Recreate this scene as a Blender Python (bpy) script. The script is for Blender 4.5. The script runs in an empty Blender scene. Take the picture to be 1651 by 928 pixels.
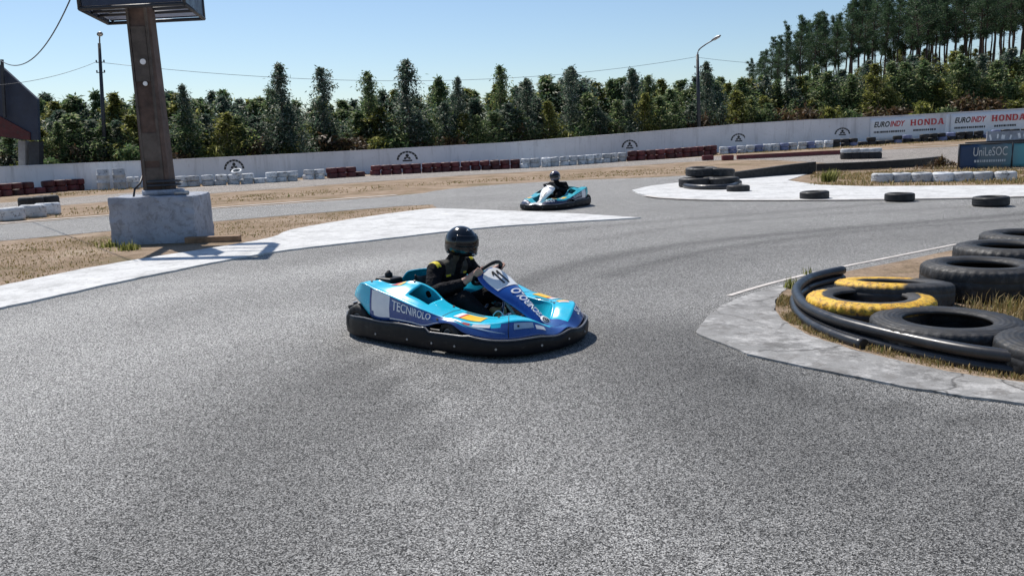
import bpy, bmesh, math, random
from mathutils import Vector, Matrix
R_ = math.radians
SC = bpy.context.scene
COL = SC.collection
rng = random.Random(7)

# ------------------------------------------------------------------ camera
F_PX, CX, CY, CAM_H = 1350.0, 825.5, 464.0, 1.6          # photograph is 1651 x 928
PITCH, ROLL = math.atan((464 - 228) / F_PX), R_(2.0)
_sp, _cp, _cr, _sr = math.sin(PITCH), math.cos(PITCH), math.cos(ROLL), math.sin(ROLL)
FW = Vector((0, _cp, -_sp)); _U0 = Vector((0, _sp, _cp)); _R0 = Vector((1, 0, 0))
RT = _cr * _R0 - _sr * _U0
UP = _sr * _R0 + _cr * _U0
cam_data = bpy.data.cameras.new('camera')
cam_data.sensor_width = 36.0
cam_data.lens = 36.0 * F_PX / 1651.0
cam_data.clip_start, cam_data.clip_end = 0.05, 4000
cam = bpy.data.objects.new('camera', cam_data); COL.objects.link(cam)
M = Matrix.Identity(4)
for i in range(3):
    M[i][0], M[i][1], M[i][2] = RT[i], UP[i], -FW[i]
M[2][3] = CAM_H
cam.matrix_world = M
SC.camera = cam

# ------------------------------------------------------------------ light
SUN_TO = Vector((-1.65, 2.45, 4.12)).normalized()           # towards the sun
SUN_EL = math.asin(SUN_TO.z); SUN_AZ = math.atan2(SUN_TO.x, SUN_TO.y)
world = bpy.data.worlds.new('World'); SC.world = world; world.use_nodes = True
nt = world.node_tree; nt.nodes.clear()
sky = nt.nodes.new('ShaderNodeTexSky'); sky.sky_type = 'NISHITA'; sky.sun_disc = False
sky.sun_elevation = SUN_EL; sky.sun_rotation = SUN_AZ
sky.air_density = 1.0; sky.dust_density = .35; sky.ozone_density = 4.0; sky.altitude = 50
bg = nt.nodes.new('ShaderNodeBackground'); bg.inputs['Strength'].default_value = 0.085
wo = nt.nodes.new('ShaderNodeOutputWorld')
nt.links.new(sky.outputs[0], bg.inputs[0]); nt.links.new(bg.outputs[0], wo.inputs[0])
sun_d = bpy.data.lights.new('sun', 'SUN'); sun_d.energy = 3.9; sun_d.angle = R_(0.53)
sun_d.color = (1.0, 0.95, 0.88)
sun = bpy.data.objects.new('sun', sun_d); COL.objects.link(sun)
sun.rotation_euler = (-SUN_TO).to_track_quat('-Z', 'Y').to_euler()
SC.view_settings.view_transform = 'Standard'; SC.view_settings.look = 'None'
SC.view_settings.exposure = 0.42; SC.view_settings.gamma = 1.0
SC.view_settings.use_curve_mapping = False
SC.render.engine = 'CYCLES'
SC.cycles.max_bounces = 6; SC.cycles.transparent_max_bounces = 8
SC.cycles.use_denoising = True

# ------------------------------------------------------------------ terrain + photo-to-ground
WALL_X = [(-60, 22), (-30, 30.5), (-21.7, 36.1), (-15.7, 41.2), (0.4, 49.8), (16.4, 57.5), (34.7, 58.8), (90, 60)]
def lerp_tab(tab, x):
    if x <= tab[0][0]: return tab[0][1]
    for (a, b), (c, d) in zip(tab, tab[1:]):
        if x <= c: return b + (d - b) * (x - a) / (c - a)
    return tab[-1][1]
HILL = [(-90, -1), (4, 0), (14, 1.2), (24, 3.2), (36, 4.9), (60, 7.5), (140, 12)]
def sstep(a, b, x):
    t = max(0., min(1., (x - a) / (b - a))); return t * t * (3 - 2 * t)
def tz(x, y):
    d = y - 25
    s = 3 * math.log(1 + math.exp(max(-30, min(30, d / 3)))) if d < 60 else d
    s = min(s, 45)
    z = .022 * s * max(0, min(1.6, x / 30))
    dw = y - lerp_tab(WALL_X, x)
    if dw > 0:
        z += lerp_tab(HILL, x) * sstep(0.5, 34, dw)
        z -= .05 * max(0, dw - 60)
    return z
def ray(px, py):
    return FW + (px - CX) / F_PX * RT + (CY - py) / F_PX * UP
def G(px, py, z=None):
    d = ray(px, py)
    if z is not None:
        t = (z - CAM_H) / d.z; return Vector((d.x * t, d.y * t, z))
    t = 1.0
    while t < 300:
        x, y, zz = d.x * t, d.y * t, CAM_H + d.z * t
        g = tz(x, y)
        if zz <= g: return Vector((x, y, g))
        t += .01 + t * .001
    return Vector((d.x * 300, d.y * 300, 0))
def at(px, py, y):
    d = ray(px, py); t = y / d.y; return Vector((d.x * t, y, CAM_H + d.z * t))

# ------------------------------------------------------------------ object helpers
def link(o, parent=None):
    COL.objects.link(o)
    if parent is not None: o.parent = parent
    return o
def obj(name, bm, mats, parent=None, smooth=False):
    me = bpy.data.meshes.new(name)
    bm.normal_update(); bm.to_mesh(me); bm.free()
    for m in (mats if isinstance(mats, (list, tuple)) else [mats]): me.materials.append(m)
    if smooth: me.polygons.foreach_set('use_smooth', [True] * len(me.polygons))
    return link(bpy.data.objects.new(name, me), parent)
def tag(o, label=None, cat=None, group=None, kind=None):
    if label: o['label'] = label
    if cat: o['category'] = cat
    if group: o['group'] = group
    if kind: o['kind'] = kind
    return o
def thing(name, loc, rz, label, cat, group=None):
    o = bpy.data.objects.new(name, None); o.empty_display_size = .2
    link(o); o.location = loc; o.rotation_euler = (0, 0, rz)
    return tag(o, label, cat, group)
def dup(root, loc, rz=None, label=None, group=None, scale=None):
    r = root.copy(); COL.objects.link(r); r.location = loc
    if rz is not None: r.rotation_euler = (root.rotation_euler[0], root.rotation_euler[1], rz)
    if scale is not None: r.scale = scale
    if label: r['label'] = label
    if group: r['group'] = group
    for ch in list(root.children):
        c = ch.copy(); COL.objects.link(c); c.parent = r
        for g in list(ch.children):
            d = g.copy(); COL.objects.link(d); d.parent = c
    return r
def modapply(o):
    dg = bpy.context.evaluated_depsgraph_get()
    me = bpy.data.meshes.new_from_object(o.evaluated_get(dg))
    old = o.data; o.modifiers.clear(); o.data = me; me.name = o.name
    return o
def bevel(o, w=.01, seg=2):
    m = o.modifiers.new('bevel', 'BEVEL'); m.width = w; m.segments = seg; m.limit_method = 'ANGLE'; m.angle_limit = R_(35)
    return modapply(o)
def solidify(o, t, off=-1):
    m = o.modifiers.new('solid', 'SOLIDIFY'); m.thickness = t; m.offset = off
    return modapply(o)

# ------------------------------------------------------------------ shape helpers (all add to a bmesh)
def box(bm, c, s, rot=None, mi=0):
    g = bmesh.ops.create_cube(bm, size=1.0)
    mt = Matrix.Translation(c) @ (rot.to_4x4() if rot else Matrix.Identity(4)) @ Matrix.Diagonal((s[0], s[1], s[2], 1))
    bmesh.ops.transform(bm, matrix=mt, verts=g['verts'])
    for v in g['verts']:
        for f in v.link_faces: f.material_index = mi
    return g['verts']
def frame_of(d, ref=None):
    d = d.normalized()
    ref = ref or (Vector((0, 0, 1)) if abs(d.z) < .95 else Vector((1, 0, 0)))
    a = d.cross(ref).normalized(); b = a.cross(d).normalized()
    return a, b
def tube(bm, pts, rad, n=8, cap=True, mi=0, closed=False):
    pts = [Vector(p) for p in pts]; rings = []
    N = len(pts)
    for i, p in enumerate(pts):
        if closed: d = pts[(i + 1) % N] - pts[i - 1]
        else: d = pts[min(i + 1, N - 1)] - pts[max(i - 1, 0)]
        a, b = frame_of(d)
        r = rad[i] if isinstance(rad, (list, tuple)) else rad
        rings.append([bm.verts.new(p + r * (math.cos(2 * math.pi * k / n) * a + math.sin(2 * math.pi * k / n) * b)) for k in range(n)])
    for i in range(N if closed else N - 1):
        A, B = rings[i], rings[(i + 1) % N]
        for k in range(n):
            f = bm.faces.new((A[k], A[(k + 1) % n], B[(k + 1) % n], B[k])); f.material_index = mi; f.smooth = True
    if cap and not closed:
        for rg in (rings[0][::-1], rings[-1]):
            f = bm.faces.new(rg); f.material_index = mi
def lathe(bm, prof, n=32, mat=None, mi=0, closed=False, smooth=True):
    rings = []
    for k in range(n):
        a = 2 * math.pi * k / n
        rings.append([bm.verts.new((r * math.cos(a), r * math.sin(a), z)) for r, z in prof])
    m = len(prof)
    for k in range(n):
        A, B = rings[k], rings[(k + 1) % n]
        for j in range(m if closed else m - 1):
            jj = (j + 1) % m
            f = bm.faces.new((A[j], B[j], B[jj], A[jj])); f.material_index = mi; f.smooth = smooth
    vs = [v for r in rings for v in r]
    if mat: bmesh.ops.transform(bm, matrix=mat, verts=vs)
    return rings
def cr(P, t):
    n = len(P) - 1; i = min(max(int(math.floor(t)), 0), n - 1); f = t - i
    p1, p2 = P[i], P[i + 1]
    p0 = P[i - 1] if i > 0 else p1 * 2 - p2
    p3 = P[i + 2] if i + 2 <= n else p2 * 2 - p1
    return .5 * ((2 * p1) + (p2 - p0) * f + (2 * p0 - 5 * p1 + 4 * p2 - p3) * f * f + (3 * p1 - p0 - 3 * p2 + p3) * f ** 3)
def smooth_path(pts, per=6, dim=3):
    P = [Vector(p) for p in pts]
    return [cr(P, k / per) for k in range((len(P) - 1) * per + 1)]
def grid(bm, fn, us, vs, mi=None, skip=None, smooth=True):
    V = [[bm.verts.new(fn(u, v)) for v in vs] for u in us]
    for i in range(len(us) - 1):
        for j in range(len(vs) - 1):
            uc, vc = .5 * (us[i] + us[i + 1]), .5 * (vs[j] + vs[j + 1])
            if skip and skip(uc, vc): continue
            f = bm.faces.new((V[i][j], V[i + 1][j], V[i + 1][j + 1], V[i][j + 1])); f.smooth = smooth
            if mi is not None: f.material_index = mi(uc, vc) if callable(mi) else mi
    return V
def frange(a, b, n): return [a + (b - a) * k / n for k in range(n + 1)]
_txt = {}
def text_flat(s, bold=.0, shear=0.):
    """letters as flat triangles, cap height 1, starting at x=0"""
    key = (s, bold, shear)
    if key in _txt: return _txt[key]
    cu = bpy.data.curves.new('lettering_src', 'FONT'); cu.body = s; cu.offset = bold; cu.shear = shear; cu.resolution_u = 4
    o = bpy.data.objects.new('lettering_src', cu); COL.objects.link(o)
    dg = bpy.context.evaluated_depsgraph_get(); dg.update()
    me = bpy.data.meshes.new_from_object(o.evaluated_get(dg))
    vs = [v.co.copy() for v in me.vertices]; fs = [tuple(p.vertices) for p in me.polygons]
    bpy.data.objects.remove(o); bpy.data.curves.remove(cu); bpy.data.meshes.remove(me)
    x0 = min(v.x for v in vs); x1 = max(v.x for v in vs); y0 = min(v.y for v in vs); y1 = max(v.y for v in vs)
    h = y1 - y0
    _txt[key] = ([((v.x - x0) / h, (v.y - y0) / h) for v in vs], fs, (x1 - x0) / h)
    return _txt[key]
def text_map(bm, s, fn, bold=.0, shear=0., mi=0):
    """fn(a, b): a 0..1 along the word, b 0..1 up the letter"""
    vs, fs, w = text_flat(s, bold, shear)
    V = [bm.verts.new(fn(x / w, y)) for x, y in vs]
    for f in fs:
        try:
            q = bm.faces.new([V[i] for i in f]); q.material_index = mi
        except ValueError: pass

# ------------------------------------------------------------------ materials
def srgb(r, g, b):
    return tuple(((c / 255) / 12.92 if c / 255 <= .04045 else ((c / 255 + .055) / 1.055) ** 2.4) for c in (r, g, b))
class NT:
    def __init__(s, name):
        s.m = bpy.data.materials.new(name); s.m.use_nodes = True
        s.t = s.m.node_tree; s.t.nodes.clear()
        s.out = s.n('ShaderNodeOutputMaterial'); s.b = s.n('ShaderNodeBsdfPrincipled')
        s.l(s.b.outputs[0], s.out.inputs[0])
    def n(s, typ, **kw):
        n = s.t.nodes.new(typ)
        for k, v in kw.items():
            if k in n.inputs: n.inputs[k].default_value = v
            else: setattr(n, k, v)
        return n
    def l(s, a, b): s.t.links.new(a, b)
    def coord(s, kind='Object', scale=None):
        c = s.n('ShaderNodeTexCoord'); o = c.outputs[kind]
        if scale:
            mp = s.n('ShaderNodeMapping'); mp.inputs['Scale'].default_value = scale; s.l(o, mp.inputs[0]); o = mp.outputs[0]
        return o
    def noise(s, co, scale, detail=4, rough=.6, dist=0):
        n = s.n('ShaderNodeTexNoise'); n.inputs['Scale'].default_value = scale; n.inputs['Detail'].default_value = detail
        n.inputs['Roughness'].default_value = rough; n.inputs['Distortion'].default_value = dist
        s.l(co, n.inputs['Vector']); return n.outputs[0]
    def ramp(s, fac, stops, interp='LINEAR'):
        r = s.n('ShaderNodeValToRGB'); e = r.color_ramp; e.interpolation = interp
        while len(e.elements) < len(stops): e.elements.new(.5)
        for el, (p, c) in zip(e.elements, stops):
            el.position = p; el.color = (c[0], c[1], c[2], 1) if not isinstance(c, (int, float)) else (c, c, c, 1)
        s.l(fac, r.inputs[0]); return r.outputs[0]
    def mix(s, fac, a, b, mode='MIX'):
        m = s.n('ShaderNodeMix'); m.data_type = 'RGBA'; m.blend_type = mode
        for i, v in ((0, fac), (6, a), (7, b)):
            if isinstance(v, (int, float)): m.inputs[i].default_value = v
            elif isinstance(v, tuple): m.inputs[i].default_value = (v[0], v[1], v[2], 1)
            else: s.l(v, m.inputs[i])
        return m.outputs[2]
    def math(s, op, a, b=None, clamp=False):
        m = s.n('ShaderNodeMath'); m.operation = op; m.use_clamp = clamp
        for i, v in enumerate((a, b)):
            if v is None: continue
            if isinstance(v, (int, float)): m.inputs[i].default_value = v
            else: s.l(v, m.inputs[i])
        return m.outputs[0]
    def color(s, c):
        if isinstance(c, tuple): s.b.inputs['Base Color'].default_value = (c[0], c[1], c[2], 1)
        else: s.l(c, s.b.inputs['Base Color'])
    def rough(s, v):
        if isinstance(v, (int, float)): s.b.inputs['Roughness'].default_value = v
        else: s.l(v, s.b.inputs['Roughness'])
    def bump(s, h, strength=.3, dist=.01):
        b = s.n('ShaderNodeBump'); b.inputs['Strength'].default_value = strength; b.inputs['Distance'].default_value = dist
        s.l(h, b.inputs['Height']); s.l(b.outputs[0], s.b.inputs['Normal'])
def paint(name, c, rough=.5, metal=0., var=.25, scale=6., bump=0., spec=.5, coat=0., bscale=60., bdist=.004, scuff=0., each=0.):
    """a base colour with irregular wear"""
    t = NT(name); co = t.coord('Object')
    n = t.noise(co, scale, 5, .65)
    lo = tuple(x * (1 - var) for x in c); hi = tuple(min(1, x * (1 + var)) for x in c)
    col = t.ramp(n, [(.3, lo), (.7, hi)])
    if scuff:                                              # rubbed patches and dust
        sc = t.noise(t.coord('Object', (1.2, 1.2, 5.)), 7, 8, .78, .6)
        col = t.mix(t.math('MULTIPLY', t.ramp(sc, [(.55, 0.), (.72, 1.)]), scuff), col, (.23, .22, .20))
    if each:                                               # every tyre weathered differently
        oi = t.n('ShaderNodeObjectInfo'); col = t.mix(1.0, col, t.ramp(oi.outputs['Random'], [(0., 1 - each), (1., 1 + each * .5)]), 'MULTIPLY')
        of = t.n('ShaderNodeVectorMath'); of.operation = 'ADD'; t.l(co, of.inputs[0]); sv = t.n('ShaderNodeCombineXYZ'); t.l(t.math('MULTIPLY', oi.outputs['Random'], 40.), sv.inputs[0]); t.l(sv.outputs[0], of.inputs[1])
        col = t.mix(t.ramp(t.noise(of.outputs[0], 6, 7, .75), [(.54, 0.), (.64, .85)]), col, (.035, .034, .034))
    t.color(col)
    t.rough(t.ramp(t.noise(co, scale * 2.3, 4), [(.3, max(.03, rough - .08)), (.7, min(1, rough + .1))]))
    t.b.inputs['Metallic'].default_value = metal; t.b.inputs['Specular IOR Level'].default_value = spec
    t.b.inputs['Coat Weight'].default_value = coat; t.b.inputs['Coat Roughness'].default_value = .08
    if bump: t.bump(t.noise(co, bscale, 3), bump, bdist)
    return t.m

def asphalt_mat(name, lo, hi, wear=True, grain=1.):
    t = NT(name); co = t.coord('Object')
    v = t.n('ShaderNodeTexVoronoi'); v.inputs['Scale'].default_value = 125 * grain; t.l(co, v.inputs['Vector'])
    stone = t.n('ShaderNodeSeparateColor'); t.l(v.outputs['Color'], stone.inputs[0])
    fine = t.noise(co, 210 * grain, 3, .7)
    mid = t.noise(co, 38, 4, .65)
    g = t.math('ADD', t.math('MULTIPLY', stone.outputs[0], .62), t.math('MULTIPLY', fine, .5))
    g = t.math('ADD', g, t.math('MULTIPLY', t.math('SUBTRACT', mid, .5), .16))
    base = t.ramp(g, [(.30, tuple(x * .05 for x in lo)), (.44, tuple(x * .62 for x in lo)), (.54, tuple(.48 * (a + b) for a, b in zip(lo, hi))), (.66, tuple(1.12 * x for x in hi)), (.84, tuple(min(.75, x * 2.4) for x in hi))])
    big = t.noise(co, .35, 5, .6)
    base = t.mix(1.0, base, t.ramp(big, [(.3, .88), (.7, 1.10)]), 'MULTIPLY')
    patch = t.noise(co, 2.2, 5, .7)
    base = t.mix(1.0, base, t.ramp(patch, [(.3, .94), (.7, 1.05)]), 'MULTIPLY')
    if wear:
        a = t.n('ShaderNodeAttribute'); a.attribute_name = 'wear'
        w = t.math('ADD', a.outputs['Fac'], t.math('MULTIPLY', t.math('SUBTRACT', t.noise(co, 5, 4), .5), .22))
        base = t.mix(1.0, base, t.ramp(w, [(0., 1.38), (.33, 1.0), (.7, .60), (1., .40)]), 'MULTIPLY')
    t.color(base); t.rough(.82); t.b.inputs['Specular IOR Level'].default_value = .35
    h = t.math('ADD', v.outputs['Distance'], t.math('MULTIPLY', fine, .6))
    t.bump(h, .8, .008)
    return t.m

def dirt_mat(name, cols, scale=.6):
    t = NT(name); co = t.coord('Object')
    a = t.noise(co, scale, 7, .68, .4)
    c = t.ramp(a, [(.30, cols[0]), (.44, cols[1]), (.56, cols[2]), (.70, cols[3])])
    f = t.noise(co, 34, 5, .75)
    c = t.mix(1.0, c, t.ramp(f, [(.28, .52), (.5, 1.0), (.72, 1.38)]), 'MULTIPLY')
    c = t.mix(1.0, c, t.ramp(t.noise(co, 5, 5, .7), [(.3, .72), (.7, 1.2)]), 'MULTIPLY')
    t.color(c); t.rough(.95); t.b.inputs['Specular IOR Level'].default_value = .1
    t.bump(t.math('ADD', f, t.noise(co, 120, 3, .7)), .6, .02)
    return t.m

def concrete_mat(name, c, crack=True, dirt=.35, white=0., cs=1.1):
    t = NT(name); co = t.coord('Object')
    n = t.noise(co, 1.6, 7, .68)
    col = t.ramp(n, [(.3, tuple(x * .72 for x in c)), (.5, c), (.72, tuple(min(.85, x * 1.14) for x in c))])
    fine = t.noise(co, 90, 4, .75)
    col = t.mix(1.0, col, t.ramp(fine, [(.25, .72), (.5, 1.), (.75, 1.16)]), 'MULTIPLY')
    sp = t.noise(co, 7, 6, .75, .5)
    col = t.mix(t.math('MULTIPLY', t.ramp(sp, [(.50, 0.), (.62, 1.)]), dirt), col, (.15, .14, .13))
    if crack:
        wn = t.noise(co, 3.4, 9, .78, .1); col = t.mix(t.ramp(wn, [(.50, 0.), (.60, .75)]), col, (.50, .49, .475)); wb = t.noise(co, 2.4, 9, .80, .1); col = t.mix(t.ramp(wb, [(.54, 0.), (.66, .8)]), col, (.10, .098, .095))
    h = fine
    if crack:
        wv = t.n('ShaderNodeVectorMath'); wv.operation = 'ADD'
        nn = t.n('ShaderNodeTexNoise'); nn.inputs['Scale'].default_value = 2.5; nn.inputs['Detail'].default_value = 5; t.l(co, nn.inputs['Vector'])
        sc = t.n('ShaderNodeVectorMath'); sc.operation = 'SCALE'; sc.inputs[3].default_value = .35
        t.l(nn.outputs['Color'], sc.inputs[0]); t.l(co, wv.inputs[0]); t.l(sc.outputs[0], wv.inputs[1])
        v = t.n('ShaderNodeTexVoronoi'); v.feature = 'DISTANCE_TO_EDGE'; v.inputs['Scale'].default_value = cs
        t.l(wv.outputs[0], v.inputs['Vector'])
        k = t.ramp(v.outputs['Distance'], [(0., .75), (.005, .6), (.014, 0.)])
        k = t.math('MULTIPLY', k, t.ramp(t.noise(co, .9, 3), [(.42, 0.), (.56, 1.)]))
        col = t.mix(k, col, (.045, .042, .04))
        h = t.math('SUBTRACT', fine, t.math('MULTIPLY', k, 2.))
    t.color(col); t.rough(.88); t.b.inputs['Specular IOR Level'].default_value = .25
    t.bump(h, .4, .008)
    return t.m

def rubber(name, c=(.022, .022, .023), dust=.5):
    t = NT(name); co = t.coord('Object')
    n = t.noise(co, 9, 6, .7)
    col = t.ramp(n, [(.35, tuple(x * .7 for x in c)), (.55, c), (.75, tuple(min(.2, x * (1 + 2.2 * dust) + .02 * dust) for x in c))])
    t.color(col); t.rough(t.ramp(t.noise(co, 14, 4), [(.3, .48), (.7, .8)]))
    w = t.n('ShaderNodeTexWave'); w.wave_type = 'RINGS'; w.rings_direction = 'Z'; w.inputs['Scale'].default_value = 9; w.inputs['Distortion'].default_value = .3; t.l(co, w.inputs['Vector'])
    t.bump(t.math('ADD', t.math('MULTIPLY', t.noise(co, 130, 3), .5), w.outputs['Fac']), .35, .006)
    return t.m

def wall_mat():
    t = NT('whitewashed wall'); co = t.coord('Object'); st = t.coord('Object', (1.6, 1.6, .18))
    c = t.ramp(t.noise(co, .5, 6, .6), [(.3, (.68, .68, .70)), (.7, (.82, .82, .84))])
    c = t.mix(t.ramp(t.noise(st, 1.4, 6, .7), [(.52, 0.), (.70, .45)]), c, (.34, .33, .33))
    c = t.mix(t.ramp(t.noise(co, 5, 5, .75), [(.6, 0.), (.7, .5)]), c, (.38, .36, .34))
    t.color(c); t.rough(.85); t.bump(t.noise(co, 40, 4), .2, .01)
    return t.m

def leaf_mat(name, stops, trans=.3):
    t = NT(name); g = t.n('ShaderNodeNewGeometry')
    c = t.ramp(g.outputs['Random Per Island'], stops)
    t.color(c); t.rough(.55); t.b.inputs['Specular IOR Level'].default_value = .3
    tr = t.n('ShaderNodeBsdfTranslucent'); t.l(c, tr.inputs[0])
    mx = t.n('ShaderNodeMixShader'); mx.inputs[0].default_value = trans
    t.l(t.b.outputs[0], mx.inputs[1]); t.l(tr.outputs[0], mx.inputs[2]); t.l(mx.outputs[0], t.out.inputs[0])
    return t.m

MT = dict(
    asphalt=asphalt_mat('weathered asphalt', (.152, .149, .142), (.292, .286, .273), grain=1.45),
    asphalt_far=asphalt_mat('older grey asphalt', (.175, .155, .138), (.275, .248, .222), wear=False),
    dirt=dirt_mat('dry dirt and grass', [(.17, .150, .080), (.265, .195, .130), (.34, .255, .185), (.43, .345, .255)]),
    scrub=dirt_mat('scrub soil', [(.03, .03, .012), (.06, .045, .02), (.10, .07, .03), (.15, .09, .04)], .25),
    pale=concrete_mat('whitewashed concrete', (.60, .60, .59), crack=False, dirt=.30),
    kerb=concrete_mat('worn kerb concrete', (.28, .276, .268), crack=True, dirt=.6),
    line=concrete_mat('pale edge line', (.58, .54, .50), crack=False, dirt=.5),
    wall=wall_mat(),
    plinth=concrete_mat('painted plinth concrete', (.36, .39, .45), crack=False, dirt=.5),
    rust=paint('rusty brown steel', (.090, .058, .046), .7, .15, var=.55, scale=3., bump=.25),
    frame_paint=paint('dark chassis tube', (.03, .03, .033), .45, .4), steel=paint('galvanised steel', (.35, .36, .37), .45, .7, var=.2),
    darksteel=paint('dark painted steel', (.035, .038, .045), .5, .2, var=.3),
    navy_sheet=paint('navy sign sheet', (.022, .035, .07), .45, var=.3, scale=2),
    pale_sheet=paint('pale sign backing', (.50, .52, .56), .6, var=.12, scale=2),
    rubber=rubber('black rubber', (.012, .012, .013), .45), rubber_dusty=rubber('dusty black rubber', (.022, .022, .023), .75),
    tyre_white=paint('white painted rubber', (.58, .60, .62), .6, var=.22, scale=5, bump=.2, each=.35),
    tyre_red=paint('faded red painted rubber', (.115, .020, .022), .6, var=.35, scale=4, bump=.2, each=.5),
    tyre_blue=paint('blue painted rubber', (.16, .19, .33), .6, var=.35, scale=4),
    black_pipe=paint('black plastic pipe', (.020, .020, .022), .33, var=.4, scale=5, spec=.5),
    plastic=paint('black bumper plastic', (.0065, .0065, .0085), .48, var=.4, scale=9, spec=.28, scuff=.16),
    cyan=paint('cyan bodywork', (.018, .53, .74), .24, var=.08, scale=4, coat=.4, scuff=.18),
    navy=paint('navy bodywork', (.024, .075, .27), .26, var=.1, scale=4, coat=.4, scuff=.22),
    blue=paint('blue fairing', (.010, .075, .34), .24, var=.08, scale=4, coat=.5),
    white=paint('white plate', (.84, .84, .84), .35, var=.05, scale=8, scuff=.1),
    ink=paint('black print', (.012, .012, .012), .5),
    yellow=paint('yellow sticker', (.85, .50, .02), .4, var=.1), red=paint('red print', (.55, .03, .04), .45, var=.1),
    turq=paint('turquoise bodywork', (.03, .42, .42), .28, var=.06, coat=.4),
    suit=paint('black race suit', (.0055, .0055, .008), .85, var=.4, scale=9, spec=.2, bump=.8, bscale=24, bdist=.03),
    skin=paint('skin', (.42, .24, .18), .6, var=.12, scale=20), glove=paint('dark glove', (.03, .03, .035), .7),
    gray_patch=paint('grey olive suit panel', (.045, .043, .034), .8, var=.25, scale=14, bump=.4),
    yel_patch=paint('yellow suit patch', (.75, .60, .03), .7, var=.2),
    helmet=paint('gloss black helmet', (.006, .008, .011), .13, var=.2, coat=.35, spec=.45),
    visor=paint('smoked visor', (.005, .006, .009), .16, var=.1, coat=.2, spec=.35),
    helmet2=paint('plum helmet', (.075, .06, .09), .15, var=.3, coat=1.0), chrome=paint('polished metal', (.6, .6, .62), .2, 1., var=.1),
    brass=paint('tank amber plastic', (.35, .22, .09), .4, var=.25), bark=paint('bark', (.085, .062, .048), .9, var=.4, scale=5, bump=.5),
    pinebark=paint('pine bark', (.075, .050, .040), .9, var=.45, scale=4, bump=.5),
    wood=paint('weathered timber', (.25, .15, .085), .8, var=.4, scale=5),
)
MT['euc1'] = leaf_mat('eucalyptus leaves', [(0., (0.042, 0.076, 0.031)), (.42, (0.090, 0.149, 0.060)), (.72, (0.167, 0.230, 0.088)), (.93, (0.395, 0.414, 0.228))], 0.60)  # palest stop paints backlit highlights on scattered leaves
MT['euc2'] = leaf_mat('bluish leaves', [(0., (0.033, 0.060, 0.041)), (.42, (0.069, 0.115, 0.081)), (.72, (0.138, 0.196, 0.129)), (.93, (0.420, 0.420, 0.352))], 0.58)  # last stop is a painted backlit fleck, not leaf tone
MT['euc3'] = leaf_mat('olive leaves', [(0., (0.059, 0.073, 0.020)), (.42, (0.137, 0.154, 0.036)), (.72, (0.252, 0.259, 0.061)), (.93, (0.420, 0.407, 0.168))], 0.60)  # bright end of the ramp puts backlit glints into the colour
MT['pine'] = leaf_mat('pine needles', [(0., (0.028, 0.060, 0.029)), (.5, (0.059, 0.112, 0.054)), (1., (0.132, 0.194, 0.095))], 0.42)
MT['straw'] = leaf_mat('dry straw', [(0., (.20, .15, .05)), (.4, (.34, .25, .11)), (.75, (.48, .37, .19)), (.92, (.20, .20, .06)), (1., (.13, .16, .04))], .3)
MT['brush'] = leaf_mat('dry brush stalks', [(0., (.035, .03, .015)), (.45, (.085, .055, .03)), (.75, (.16, .085, .04)), (1., (.15, .15, .05))], .25)
# ================================================================== GROUND
def xy(pts):
    return [G(*p).to_2d() if not isinstance(p, Vector) else p for p in pts]
def curve2(pts, per=5):
    return [v.to_2d() for v in smooth_path([(p.x, p.y, 0) for p in xy(pts)], per)]
def drape(bm, dz, cell):
    bmesh.ops.triangulate(bm, faces=bm.faces[:])
    for ax in (0, 1):
        lo = min(v.co[ax] for v in bm.verts); hi = max(v.co[ax] for v in bm.verts)
        k = math.floor(lo / cell) + 1
        while k * cell < hi:
            no = Vector((1, 0, 0)) if ax == 0 else Vector((0, 1, 0))
            bmesh.ops.bisect_plane(bm, geom=bm.verts[:] + bm.edges[:] + bm.faces[:], plane_co=no * (k * cell), plane_no=no)
            k += 1
    for v in bm.verts: v.co.z = tz(v.co.x, v.co.y) + dz
def sheet(name, pts, dz, mat, cell=2.0, thick=0, kind='structure', wear=None, rag=0):
    if rag:
        import mathutils
        q = []
        for a, b in zip(pts, pts[1:] + pts[:1]):
            m = max(1, min(60, int((b - a).length / (rag * 4))))
            for k in range(m):
                p = a.lerp(b, k / m); nz = mathutils.noise.noise(Vector((p.x / rag * .16, p.y / rag * .16, 3))) + .6 * mathutils.noise.noise(Vector((p.x / rag * .5, p.y / rag * .5, 7)))
                d = b - a; n = Vector((-d.y, d.x)).normalized() if d.length > 1e-6 else Vector((0, 0))
                if p.y < 45 and abs(p.x) < 40: p = p + n * nz * rag
                q.append(p)
        pts = q
    bm = bmesh.new()
    f = bm.faces.new([bm.verts.new((p.x, p.y, 0)) for p in pts])
    if f.calc_area() and f.normal.z < 0: f.normal_flip()
    bm.normal_update()
    if bm.faces[:][0].normal.z < 0: bmesh.ops.reverse_faces(bm, faces=bm.faces[:])
    drape(bm, dz, cell)
    if thick:
        bed = [e for e in bm.edges if e.is_boundary]
        ex = bmesh.ops.extrude_edge_only(bm, edges=bed)
        for v in [g for g in ex['geom'] if isinstance(g, bmesh.types.BMVert)]: v.co.z -= thick
        bmesh.ops.recalc_face_normals(bm, faces=bm.faces[:])
    o = obj(name, bm, mat)
    if wear:
        at_ = o.data.attributes.new('wear', 'FLOAT', 'POINT')
        at_.data.foreach_set('value', wear(o.data))
    return tag(o, kind=kind)

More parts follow.
